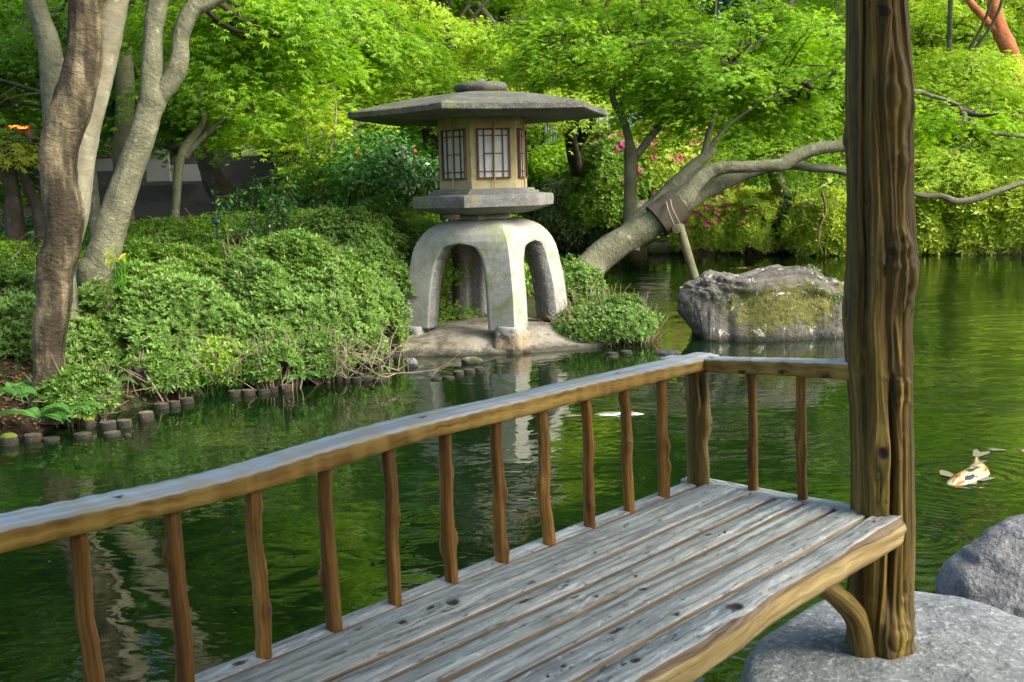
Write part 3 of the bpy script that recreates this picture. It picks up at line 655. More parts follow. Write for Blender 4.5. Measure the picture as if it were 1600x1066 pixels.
# roof boards over the bench, out of the picture but shading it
mb = MB(); us = np.linspace(-1.2, 5.0, 40); vs = np.linspace(-.35, 3.7, 40); UU, VV = np.meshgrid(us, vs, indexing='ij')
ZR = 3.3+.34*np.minimum(np.minimum(UU+1.2, 5.0-UU), np.minimum(VV+.35, 3.7-VV))
for dz in (0, .12):
    pp = B(UU, VV, ZR+dz); mb.add(pp, grid_faces(40, 40), 0, False, gr=pp.reshape(-1, 3), kn=np.zeros(1600))
mb.build('roof', M['roof_wood'], pav)
mb = MB(); box(mb, B(2.6, 3.45, 1.6), _m([*(U2*2.2), 0]), _m([*(V2*.03), 0]), (0, 0, 1.33), gr=B(np.linspace(0, 1, 8), 0, 0), kn=np.zeros(8)); mb.build('dark_wall', M['roof_wood'], pav)  # unseen wall, added to darken the side of the post facing the camera
for (q0, q1) in (((-.05, -.05), (4.7, -.05)), ((-.05, -.05), (-.05, 3.4))):
    mb = MB(); tube(mb, [B(q0[0], q0[1], 3.30), B(q1[0], q1[1], 3.30)], [.07, .07], n=20, segs=12, rough=.06, seed=3); mb.build('beam', M['roof_wood'], pav)

# ------------------------------------------------------------------ stones by the pavilion
def prism_stone(name, outline, ztop, zbot, mat, label, cat, seed=0, rough=.03, dome=.02, group=None, sub=26):
    pl = _m(outline); c = pl.mean(0); n = 160; per = np.vstack([pl, pl[:1]]); L = np.concatenate([[0], np.cumsum(np.linalg.norm(np.diff(per, axis=0), axis=1))])
    s = np.linspace(0, L[-1], n, endpoint=False); px = np.interp(s, L, per[:, 0]); py = np.interp(s, L, per[:, 1])
    k = 5; px = np.convolve(np.concatenate([px[-k:], px, px[:k]]), np.ones(2*k+1)/(2*k+1), 'valid'); py = np.convolve(np.concatenate([py[-k:], py, py[:k]]), np.ones(2*k+1)/(2*k+1), 'valid')
    rows = []
    for f in np.linspace(0, .93, 34): rows.append((f, ztop+dome*(1-f*f)))
    for f, dz in ((.965, -.004), (.985, -.015), (1.0, -.04), (1.01, -.08)): rows.append((f, ztop+dz))
    for q in np.linspace(.15, 1, 14): rows.append((1.01-.05*q, ztop-.08+(zbot-ztop+.08)*q))
    V = np.stack([np.stack([c[0]+(px-c[0])*f, c[1]+(py-c[1])*f, np.full(n, z_)], -1) for f, z_ in rows])
    nn = fbm(V*3.0+seed, 5, seed)
    V[..., 2] += rough*nn*.7; dirn = V[..., :2]-c; V[..., :2] += dirn/(np.linalg.norm(dirn, axis=-1, keepdims=True)+.2)*(rough*1.3*fbm(V*4+seed+9, 4, seed+2))[..., None]*np.clip(np.array([r_[0] for r_ in rows])[:, None, None], 0, 1)
    mb = MB(); mb.add(V, grid_faces(len(rows), n, True)); o = mb.build(name, M[mat]); return tag(o, label, cat, group)
prism_stone('foundation_stone', [(.60, 2.93), (.66, 3.12), (.86, 3.42), (1.07, 3.60), (1.25, 3.68), (1.42, 3.71), (1.52, 3.52), (1.66, 3.32), (1.95, 2.95), (2.3, 2.5), (2.4, 1.8), (1.6, 1.5), (.9, 1.9), (.62, 2.5)], .285, -.5, 'floor_stone', 'broad flat grey stone under the pavilion post', 'stone slab', 3, .018, .01)
def boulder(name, c, r, mat, label, cat, seed=0, amp=.12, f=1.6, box_=.8, group=None, n=90, extra=None, facets=0, **at):
    a = np.linspace(0, 2*math.pi, n*2, endpoint=False); b = np.linspace(-math.pi/2, math.pi/2, n); Bq, A = np.meshgrid(b, a, indexing='ij')
    D = np.stack([np.cos(Bq)*np.cos(A), np.cos(Bq)*np.sin(A), np.sin(Bq)], -1); S_ = np.sign(D)*np.abs(D)**box_; S_ = S_/np.linalg.norm(S_, axis=-1, keepdims=True)**.6
    rg = np.random.default_rng(seed)
    if facets:
        fd = unit(rg.normal(size=(facets, 3))); fo = .72+.22*rg.random(facets); dots = np.einsum('ijk,fk->ijf', S_, fd); ov = np.clip(dots-fo, 0, None); S_ = S_-np.einsum('ijf,fk->ijk', ov*.85, fd)
    V = S_*_m(r)*(1+amp*fbm(D*f+seed, 5, seed))[..., None]+_m(c)
    if extra is not None: V = extra(V)
    mb = MB(); att = {}
    if 'mo' in at: att['mo'] = at['mo'](V, D).reshape(-1)
    mb.add(V, grid_faces(n, n*2, True), **att); o = mb.build(name, M[mat])
    return tag(o, label, cat, group) if label else o
boulder('boulder', (2.27, 4.05, .03), (.62, .42, .36), 'boulder', 'big rounded grey boulder at the water behind the flat foundation stone', 'boulder', 5, .08, 1.4, .55, facets=5)

# pond rock: broad, overhanging on its left, dark mossy patch in front
RC = _m([2.86, 12.15, .2])
tops = [(1050, 470), (1062, 452), (1078, 436), (1100, 427), (1140, 422), (1180, 420), (1208, 415), (1222, 409), (1240, 408), (1256, 414), (1270, 424), (1285, 431), (1322, 438), (1345, 446), (1362, 470)]
tx = _m([P(a, b, 11.9)[0] for a, b in tops]); tz = _m([P(a, b, 11.9)[2] for a, b in tops])
n = 150; a = np.linspace(0, 2*math.pi, 300, endpoint=False); b = np.linspace(-math.pi/2, math.pi/2, n); Bq, A = np.meshgrid(b, a, indexing='ij')
D = np.stack([np.cos(Bq)*np.cos(A), np.cos(Bq)*np.sin(A), np.sin(Bq)], -1); S_ = np.sign(D)*np.abs(D)**.34; S_ = S_/np.linalg.norm(S_, axis=-1, keepdims=True)**.78
V = S_*_m([1.10, .52, .93]); X_ = RC[0]+V[..., 0]; mid = np.interp(X_, tx, tz)
up = np.clip(V[..., 2]/.64, 0, 1)**.75; V2_ = V.copy(); V2_[..., 2] = np.where(V[..., 2] > 0, up*(mid*.93-.12)+.12, V[..., 2]*.6+.12)
lx = np.clip((-V[..., 0]-.72)/.4, 0, 1); V2_[..., 0] += lx*.30*np.clip(.42-V2_[..., 2], -.1, .5)/.42   # undercut left face
V2_[..., 1] += -.14*np.clip(.75-V2_[..., 2], 0, .8)
V = V2_+_m([RC[0], RC[1], 0])
st = (V[..., 2]+.25*V[..., 0])*7; V = V+unit(D)*(.075*fbm(V*2.4, 6, 21, .58)+.03*fbm(np.stack([V[..., 0]*1.2, V[..., 1]*2, st*1.7], -1), 4, 5)+.012*fbm(V*9, 3, 8))[..., None]
mo = np.exp(-((V[..., 0]-2.95)/.72)**2-((V[..., 2]-.36)/.26)**2)*1.15+.55*np.exp(-((V[..., 0]-2.62)/.22)**2-((V[..., 2]-.06)/.10)**2)+.35*np.clip(D[..., 2], 0, 1)*(noise(V*2.4, 4) > 0)
rock = empty('pond_rock', (RC[0], RC[1], 0), 'large angular lichened rock with mossy face rising from the pond', 'rock')
mb = MB(); mb.add(V, grid_faces(n, 300, True), mo=mo.reshape(-1)); mb.build('rock', M['pond_rock'], rock)
fl = V.reshape(-1, 3); sel = np.where((mo.reshape(-1) > .38) & (D.reshape(-1, 3)[:, 1] < -.1) & (fl[:, 2] > .12))[0]
sel = sel[noise(fl[sel]*5, 3) > -.15]; pk = rng.choice(sel, min(1100, len(sel)*2)); gb = MB()
leaf_batch(gb, fl[pk]+rand_dirs(len(pk))*.012, rand_dirs(len(pk))+_m([0, -1, .3]), rand_dirs(len(pk))*.7+_m([.2, -.5, -.2]), .05*(.5+rng.random(len(pk))), 'rhomb', .16); gb.build('tufts', M['grey_leaf'], rock)

# ------------------------------------------------------------------ stone lantern
LC = _m([P(757, 300, 11.0)[0], 11.0]); HD = math.radians(16)
lan = empty('stone_lantern', (LC[0], LC[1], .35), 'large four legged stone lantern with wide hexagonal roof at the water', 'stone lantern')
def hexring(R, z, n=6, off=HD, sub=8, curve=0):
    out = []
    for k in range(n):
        a0, a1 = off+2*math.pi*k/n, off+2*math.pi*(k+1)/n
        p0 = _m([math.cos(a0), math.sin(a0)])*R; p1 = _m([math.cos(a1), math.sin(a1)])*R
        for s_ in range(sub):
            f = s_/sub; q = p0*(1-f)+p1*f; out.append((LC[0]+q[0], LC[1]+q[1], z+curve*abs(2*f-1)**3))
    return _m(out)
def hexloft(rings, name, mat, rough=.0, sub=8, seed=1, smooth=False, parent=lan):
    V = np.stack([hexring(R, z, sub=sub, curve=(c[0] if c else 0)) for (R, z, *c) in rings])
    if rough: V = V+(unit(V-_m([LC[0], LC[1], V[..., 2].mean()]))*(rough*fbm(V*9, 4, seed))[..., None])
    mb = MB(); mb.add(V, grid_faces(len(rings), 6*sub, True), 0, smooth)
    for e, rv in ((0, 1), (len(rings)-1, 0)):
        k = np.arange(6*sub); ff = np.stack([k, (k+1) % (6*sub), np.full(6*sub, 6*sub)], -1); mb.add(np.vstack([V[e], V[e].mean(0)]), ff[:, ::-1] if rv else ff, 0, False)
    return mb.build(name, M[mat], parent)
rr = [(.30, 2.385), (.9, 2.375), (1.27, 2.385, .005), (1.315, 2.395, .006), (1.33, 2.405, .008), (1.33, 2.45, .010), (1.315, 2.461, .010)]
for f in np.linspace(.96, .2, 16): rr.append((1.33*f, 2.452+.20*(1-f**1.7), .010*f**6))
hexloft(rr, 'roof', 'roof_stone', .006, sub=14, smooth=False)
mb = MB(); pr = [(.0, 2.62), (.20, 2.625), (.235, 2.64), (.262, 2.67), (.265, 2.70), (.245, 2.728), (.19, 2.735), (.09, 2.735), (.06, 2.745), (.045, 2.757), (.03, 2.775), (.0, 2.785)]
pz = _m(pr); a = np.linspace(0, 2*math.pi, 48, endpoint=False)
V = np.stack([np.stack([LC[0]+r_*np.cos(a), LC[1]+r_*np.sin(a), np.full(48, z_)], -1) for r_, z_ in pr]); V = V+(.004*fbm(V*14, 3, 3))[..., None]; mb.add(V, grid_faces(len(pr), 48, True)); mb.build('finial', M['roof_stone'], lan)
hexloft([(.45, 1.700), (.45, 2.39)], 'light_box', 'box_stone', .003)
hexloft([(.26, 1.38), (.26, 1.462)], 'neck', 'granite')
hexloft([(.46, 1.458), (.52, 1.470), (.712, 1.522), (.727, 1.530), (.732, 1.60), (.727, 1.632), (.715, 1.640), (.60, 1.652), (.575, 1.654), (.575, 1.672), (.565, 1.676), (.53, 1.679), (.525, 1.698), (.515, 1.702), (.40, 1.7025)], 'platform', 'slab_stone', .004, sub=10)
# windows on the six faces
for k in range(6):
    a0, a1 = HD+math.pi/3*k, HD+math.pi/3*(k+1); p0 = _m([math.cos(a0), math.sin(a0)])*.45; p1 = _m([math.cos(a1), math.sin(a1)])*.45
    c2 = (p0+p1)/2+LC; t2 = (p1-p0)/np.linalg.norm(p1-p0); n2 = unit(((p0+p1)/2)[None])[0]; T_ = _m([t2[0], t2[1], 0]); N_ = _m([n2[0], n2[1], 0]); zc = 2.035; hw, hh_ = .165, .24
    C_ = _m([c2[0], c2[1], zc])
    att = dict(gr=np.zeros((8, 3)), kn=np.zeros(8)); mb = MB()
    def bar(x0, x1, z0, z1, d=.012, o=.008):
        c = C_+T_*(x0+x1)/2+_m([0, 0, (z0+z1)/2])+N_*o; hx, hz = abs(x1-x0)/2, abs(z1-z0)/2
        cs = _m([[sx*hx, sz*hz] for sx in (-1, 1) for sy in (-1, 1) for sz in (-1, 1)])*1.0
        g = np.stack([cs[:, 1] if hz > hx else cs[:, 0], (cs[:, 0] if hz > hx else cs[:, 1])+x0, cs[:, 0]*0+k], -1)
        box(mb, c, T_*hx, N_*d, (0, 0, hz), gr=g, kn=np.zeros(8))
    bar(-hw, hw, hh_-.016, hh_, .016); bar(-hw, hw, -hh_, -hh_+.016, .016); bar(-hw, -hw+.016, -hh_+.016, hh_-.016, .016); bar(hw-.016, hw, -hh_+.016, hh_-.016, .016)
    bar(-.098, -.088, -hh_+.016, hh_-.016, .010); bar(.088, .098, -hh_+.016, hh_-.016, .010)
    bar(-hw+.016, hw-.016, .165, .175, .008); bar(-hw+.016, hw-.016, -.175, -.165, .008); bar(-.088, .088, -.005, .005, .008); bar(-.005, .005, -hh_+.016, hh_-.016, .007)
    w_ = mb.build('window', M['frame_wood'], lan)
    mb = MB(); box(mb, C_+N_*.0015, T_*(hw-.012), N_*.003, (0, 0, hh_-.012)); mb.build('paper', M['paper'], w_)
    if k in (3, 4, 5):
        mb = MB(); tube(mb, [C_+N_*.03+T_*(-.005)+_m([0, 0, -.335]), C_+N_*.032+T_*.0+_m([0, 0, .0]), C_+N_*.03+T_*.01+_m([0, 0, .345])], [.007, .0075, .007], n=12, segs=8); mb.build('stick', M['bamboo'], lan)
# legs dome
prof = [(1.405, .22), (1.402, .33), (1.39, .43), (1.365, .52), (1.325, .60), (1.27, .665), (1.20, .715), (1.13, .745), (1.05, .770), (.95, .79), (.83, .818), (.70, .84), (.55, .855), (.42, .865), (.355, .868)]
pz = _m(prof); zs = np.concatenate([np.linspace(1.405, 1.20, 22)[:-1], np.linspace(1.20, 1.05, 26)[:-1], np.linspace(1.05, .355, 40)])
dg = np.interp(-zs, -pz[:, 0], pz[:, 1]); wz_ = np.interp(zs, [.355, .5, .8, .95, 1.03, 1.09, 1.125, 1.145, 1.155, 1.17, 1.185], [.54, .53, .51, .485, .455, .405, .365, .33, .29, .20, 0.])
mb = MB(); sub = 10
for k in range(4):
    a0 = math.radians(17.5)+math.pi/2*k
    for sgn in (1, -1):
        a1 = a0+sgn*math.pi/2; c0 = _m([math.cos(a0), math.sin(a0)]); c1 = _m([math.cos(a1), math.sin(a1)]); V = []
        for z_, d_, w_ in zip(zs, dg, wz_):
            mid = (c0+c1)/2*(1+.10*np.clip((z_-1.0)/.4, 0, 1)); t_ = np.linspace(0, 1-w_, sub)[:, None]; rnd_ = np.clip((z_-1.12)/.28, 0, 1)
            q = c0*(1-t_)+mid*t_; ql = np.linalg.norm(q, axis=1, keepdims=True); q = q*(1-rnd_*.55)+q/ql*.93*rnd_*.55
            q = q*d_; V.append(np.concatenate([q+LC, np.full((sub, 1), z_)], 1))
        V = _m(V); ff = grid_faces(len(zs), sub); mb.add(V, ff if sgn < 0 else ff[:, ::-1])
legs = mb.build('legs', [M['granite'], M['granite_rough']], lan)
import bmesh
bm = bmesh.new(); bm.from_mesh(legs.data); bmesh.ops.remove_doubles(bm, verts=bm.verts, dist=.004); bmesh.ops.recalc_face_normals(bm, faces=bm.faces)
for e in bm.edges:
    if len(e.link_faces) == 2 and e.link_faces[0].normal.angle(e.link_faces[1].normal, 0) > .5: e.smooth = False
cen = sum((f.normal.dot(Vector((f.calc_center_median().x-LC[0], f.calc_center_median().y-LC[1], .2))) for f in bm.faces))
if cen < 0:
    for f in bm.faces: f.normal_flip()
bm.to_mesh(legs.data); bm.free()
so = legs.modifiers.new('thick', 'SOLIDIFY'); so.thickness = .17; so.offset = -1; so.material_offset = 1; so.material_offset_rim = 1; so.use_even_offset = False
# feet
def foot(k, z0, z1, r0, r1, mat, name, seed):
    a = math.radians(17.5)+math.pi/2*k; c = LC+_m([math.cos(a), math.sin(a)])*.76; th = np.linspace(0, 2*math.pi, 24, endpoint=False)
    V = []
    for f in np.linspace(0, 1, 8):
        r_ = r0*(1-f)+r1*f; sq = 1/np.maximum(np.abs(np.cos(th-a-math.pi/4)), np.abs(np.sin(th-a-math.pi/4)))**.75
        V.append(np.stack([c[0]+np.cos(th)*r_*sq, c[1]+np.sin(th)*r_*sq, np.full(24, z0+(z1-z0)*f)], -1))
    V.append(np.stack([c[0]+np.cos(th)*r1*.2, c[1]+np.sin(th)*r1*.2, np.full(24, z1+.004)], -1)); V = _m(V); V = V+(.025*fbm(V*7+seed, 4, seed))[..., None]*_m([1, 1, .5])
    mb = MB(); mb.add(V, grid_faces(9, 24, True)); mb.build(name, M[mat], lan)
foot(3, .0, .345, .155, .135, 'rough_block', 'foot_block', 1); foot(3, .325, .395, .128, .122, 'cement', 'cement_collar', 2)
foot(2, .15, .37, .14, .125, 'cement', 'foot_block', 3); foot(0, .24, .335, .165, .15, 'cement', 'foot_block', 4); foot(0, .335, .40, .155, .14, 'mortar', 'foot_ring', 5); foot(1, .25, .37, .16, .135, 'mortar', 'foot_block', 6)
# cement apron under the lantern
th = np.linspace(0, 2*math.pi, 120, endpoint=False)
key = [(0, 1.24), (25, 1.15), (60, 1.15), (90, 1.2), (130, 1.2), (165, 1.3), (190, 1.38), (205, 1.42), (225, 1.22), (245, 1.03), (265, .97), (287, .97), (310, 1.10), (330, 1.32), (345, 1.36), (360, 1.24)]
rm = np.interp(np.degrees(th), [k_[0] for k_ in key], [k_[1] for k_ in key]); V = []
ec = LC+_m([-.02, .08])
for f, z_ in [(0, .35), (.2, .35), (.4, .345), (.52, .335), (.62, .31), (.72, .275), (.82, .235), (.9, .20), (.96, .187), (.99, .178), (1.0, .165), (.995, .12), (.97, -.2)]:
    V.append(np.stack([ec[0]+np.cos(th)*rm*f, ec[1]+np.sin(th)*rm*f, np.full(120, z_)], -1))
V = _m(V); V[..., 2] += .03*fbm(V*3, 5, 2); V[..., :2] += (.03*fbm(V*4, 4, 6))[..., None]
mb = MB(); mb.add(V, grid_faces(len(V), 120, True)); ap = mb.build('apron_base', M['mortar']); tag(ap, 'sloping cement apron under the lantern running down to the water', 'stone base')

# the lantern was drawn at 10/11 of its size: bring it and its apron to full size where its front foot meets the water
c0_ = _m([LC[0], LC[1], 1.7]); c1_ = _m([LC[0]*1.1, LC[1]*1.1, 1.7])
for o in list(lan.children)+[w_ for c_ in lan.children for w_ in c_.children]+[ap]:
    n_ = len(o.data.vertices); co = np.empty(n_*3, np.float32); o.data.vertices.foreach_get('co', co); co = (co.reshape(-1, 3)-c0_)*1.1+c1_
    o.data.vertices.foreach_set('co', co.astype(np.float32).ravel()); o.data.update(); o.matrix_parent_inverse = Matrix()
    if o.parent is lan: o.matrix_parent_inverse = Matrix.Translation((-c1_[0], -c1_[1], -.22))
    for m_ in o.modifiers: m_.thickness *= 1.1
lan.location = (c1_[0], c1_[1], .22)
# ------------------------------------------------------------------ log stakes edging the bank
def ordw(k): return ['first', 'second', 'third', 'fourth', 'fifth', 'sixth', 'seventh', 'eighth', 'ninth', 'tenth'][k]
def stake(px, py, w, h, label, mat='stake_end', moss=False, seed=0, flat=.0):
    h = h*.36+.015 if h > .05 else h; ps = PZ(px, py, h); r = w*.5*(ps[1]*.99)/F; n = 20; th = np.linspace(0, 2*math.pi, n, endpoint=False); x, y, z = ps
    root = empty('log_stake', (x, y, 0), label, 'log stake', 'log stakes edging the pond')
    R_ = r*(1+.10*fbm(np.stack([np.cos(th)*1.2, np.sin(th)*1.2, th*0+seed], -1), 3, seed)); V = []
    for f, z_ in ((1.05, -.45), (1.04, h*.3), (1.0, h*.8), (.99, h-.004), (.95, h)):
        V.append(np.stack([x+np.cos(th)*R_*f, y+np.sin(th)*R_*f, np.full(n, z_)], -1))
    mb = MB(); mb.add(V, grid_faces(5, n, True)); mb.build('side', M['stake_side'], root)
    V = [np.stack([x+np.cos(th)*R_*f, y+np.sin(th)*R_*f, np.full(n, h-.002+(.03 if moss else .006)*(1-f*f))+.004*noise(np.stack([np.cos(th)*f*3, np.sin(th)*f*3, th*0+seed], -1), seed)], -1) for f in (.99, .8, .55, .3, .02)]
    mb = MB(); mb.add(_m(V)[::-1], grid_faces(5, n, True)[:, ::-1]); mb.build('moss_cap' if moss else 'cut_top', M['moss' if moss else mat], root)
S1 = [(13, 682, 28, .12, 'moss capped log stake at the far left water edge', 1), (52, 678, 28, .10, 'pale cut log stake right of the moss capped one at far left', 0), (80, 684, 26, .02, 'flat dark stake barely above water beside the pale cut stake', 0), (103, 643, 24, .16, 'tall log stake set back in the bank right of the fern', 0),
      (129, 677, 28, .03, 'flat blackish stake standing low in front of the small mossy stake', 0), (139, 655, 17, .15, 'small narrow moss topped stake between two rows of logs', 1), (167, 659, 26, .11, 'round log stake just right of the small mossy stake', 0), (174, 675, 26, .03, 'low wet stake directly in front of the pair of round log stakes', 0), (194, 656, 24, .11, 'right one of the pair of round log stakes near the mossy stake', 0),
      (200, 678, 11, .02, 'tiny stone like stake at the end of the front row at left', 0), (227, 644, 25, .15, 'tallest log stake with cracked top in the bank row at left', 0), (252, 630, 24, .07, 'first flat stake right of the tallest cracked log stake', 0), (272, 627, 19, .08, 'narrow stake second right of the tallest cracked log stake', 0), (292, 622, 22, .08, 'dark round stake third right of the tallest cracked log stake', 0)]
for k, (a_, b_, c_, h_, l_, m_) in enumerate(S1): stake(a_, b_, c_, h_, l_, moss=bool(m_), seed=k)
k = 20
for grp, L in (('log stake from the left in the five below the bare stems', [(366, 610, 22, .09), (387, 609, 22, .09), (411, 608, 22, .06), (427, 605, 16, .08), (446, 601, 20, .12)]),
               ('small stake from the left in the row left of the cement apron', [(484, 568, 14, .12), (496, 566, 14, .13), (508, 564, 14, .13), (520, 562, 14, .12), (533, 560, 14, .12), (546, 558, 14, .12), (560, 557, 14, .13), (574, 556, 14, .13), (587, 555, 14, .13)]),
               ('low wet stake from the left in the curved row before the hedge corner', [(463, 596, 16, .06), (497, 594, 20, .02), (517, 591, 20, .02), (530, 588, 18, .05), (542, 590, 16, .06), (557, 590, 16, .06), (574, 588, 22, .07), (594, 591, 22, .03)]),
               ('flat wet stake from the left in the row below the cement apron', [(681, 589, 18, .02), (701, 588, 18, .02), (716, 580, 18, .03), (733, 577, 20, .03), (748, 574, 18, .03)]),
               ('flat stake from the left in the cluster off the round shrub', [(945, 534, 16, .04), (960, 532, 14, .04), (956, 551, 16, .02), (978, 548, 18, .03), (958, 557, 16, .01)])):
    for j, (a_, b_, c_, h_) in enumerate(L):
        k += 1; stake(a_, b_, c_, h_, ordw(j)+' '+grp, seed=k)
q = PZ(643, 573, .0); boulder('pond_stone', (q[0], q[1], .02), (.065, .06, .065), 'boulder', 'small pale round stone in the water beside the cement apron', 'stone', 3, n=20)
q = PZ(737, 568, .0); boulder('pond_stone', (q[0], q[1], .02), (.11, .07, .045), 'bank_stone', 'flat brown stone in the water in front of the cement apron', 'stone', 4, n=20)
q = PZ(345, 608, .1); 
q = PZ(1043, 552, .0); boulder('pond_stone', (q[0], q[1], .0), (.13, .09, .035), 'boulder', 'flat bluish stone in the water just behind the rail corner', 'stone', 6, n=20)
q = PZ(532, 968, -.1); boulder('pond_stone', (q[0], q[1], -.06), (.07, .05, .06), 'bank_stone', 'small tan stone in the water beside the bench edge planks', 'stone', 6, n=20)

# ------------------------------------------------------------------ koi
def koi(label, pos, yaw, L, patches, mats, bend=.06, seed=0):
    c = _m(pos); ca, sa = math.cos(yaw), math.sin(yaw)
    def W(x, y, z): return np.stack([c[0]+ca*x-sa*y, c[1]+sa*x+ca*y, c[2]+z], -1)
    t_ = np.linspace(0, 1, 44); wd = .82*L*np.interp(t_, [0, .03, .10, .2, .35, .5, .7, .85, .95, 1], [.012, .05, .078, .095, .105, .10, .065, .033, .022, .018]); ht = .55*L*np.interp(t_, [0, .03, .1, .25, .4, .6, .8, .95, 1], [.01, .035, .065, .095, .10, .08, .045, .028, .03])
    th = np.linspace(0, 2*math.pi, 24, endpoint=False); TT, TH = np.meshgrid(t_, th, indexing='ij'); X_ = L*(.45-TT*.82); Yc = L*bend*np.sin(TT*math.pi*1.3+.4)*TT*2
    Vl = W(X_, Yc+wd[:, None]*np.cos(TH), ht[:, None]*np.sin(TH)-.0)
    col = np.zeros(TT.shape)
    root = empty('koi', pos, label, 'koi', 'koi in the pond')
    mb = MB(); mb.add(Vl, grid_faces(44, 24, True), 0, True, gr=np.stack([TT*2, np.cos(TH)*.5, TT*0+seed], -1).reshape(-1, 3)); mb.build('body', M[mats], root)
    zf = (.006-c[2])/L
    def fin(name, pts):
        P_ = _m(pts)*L; mb = MB(); top = W(P_[:, 0], P_[:, 1], P_[:, 2]); n_ = len(P_)
        mb.add(np.vstack([top, top-_m([0, 0, .002])]), [tuple(range(n_)), tuple(range(2*n_-1, n_-1, -1))], 0, False, gr=np.zeros((2*n_, 3)))
        k_ = np.arange(n_); mb.add(np.vstack([top, top-_m([0, 0, .002])]), np.stack([k_, (k_+1) % n_, (k_+1) % n_+n_, k_+n_], -1), 0, False, gr=np.zeros((2*n_, 3)))
        mb.build(name, M['koi_fin'], root)
    yb = bend*math.sin(math.pi*1.3+.4)*2
    fin('tail', [(-.34, yb-.015, zf), (-.40, yb-.035, zf), (-.50, yb-.065, zf), (-.56, yb-.06, zf), (-.48, yb-.01, zf), (-.54, yb+.035, zf), (-.49, yb+.05, zf), (-.40, yb+.03, zf), (-.34, yb+.015, zf)])
    for s_ in (1, -1): fin('fin', [(.27, s_*.06, zf), (.25, s_*.13, zf), (.18, s_*.16, zf), (.13, s_*.17, zf), (.14, s_*.12, zf), (.20, s_*.06, zf)])
    fin('dorsal_fin', [(.12, .0, .048), (.02, .012, .066), (-.10, .02, .06), (-.2, .02, .035), (-.1, .005, .035), (.05, -.005, .045)])
def koimat(name, stops, sc=3.0, c2=None):
    t = NT(name); g = t.n('Attribute', attribute_name='gr').outputs['Vector']; n1 = t.noise(g, sc, 2, .5); n2 = t.noise(t.n('Mapping', {'Vector': g, 'Location': (7, 3, 1)}).outputs[0], sc*1.5, 2, .5)
    col = t.ramp(n1, stops, 'CONSTANT'); col = t.mix(t.ramp(n2, [(.56, 0.), (.565, 1.)], 'CONSTANT'), col, c2 or (.02, .03, .035))
    return t.pbr(col, .3, None, .5)
M['koi_a'] = koimat('koi_skin_red_white', [(0, (.7, .04, .015)), (.44, (.62, .66, .64)), (1, (.62, .66, .64))], 3.4)
M['koi_b'] = koimat('koi_skin_white_black', [(0, (.50, .12, .02)), (.40, (.46, .38, .20)), (1, (.46, .41, .26))], 2.6)
M['koi_c'] = koimat('koi_skin_orange', [(0, (.8, .14, .03)), (1, (.8, .14, .03))], 3, (.6, .6, .55))
M['koi_fin'] = plain('koi_fin', (.17, .165, .10), .4, 8, .1)
q = PZ(955, 648, 0); koi('red white and black koi swimming behind the rail balusters', (q[0], q[1], -.020), math.radians(-3), .64, None, 'koi_a', .02, 1)
a_, b_ = PZ(1487, 758, 0), PZ(1556, 712, 0); q = (a_*.52+b_*.48); koi('pale yellow koi with black patches near the right boulder', (q[0], q[1], -.012), math.atan2(a_[1]-b_[1], a_[0]-b_[0]), float(np.linalg.norm(a_-b_))*1.12, None, 'koi_b', .05, 4)
q = PZ(1618, 705, 0); koi('white koi with only its tail in view at the right edge', (q[0], q[1], -.015), math.radians(-20), .5, None, 'koi_a', .03, 6)
q = PZ(1158, 419, 0); koi('distant orange koi behind the mossy pond rock', (q[0], q[1], -.018), math.radians(8), .50, None, 'koi_c', .03, 2)
BROAD_LATER = []
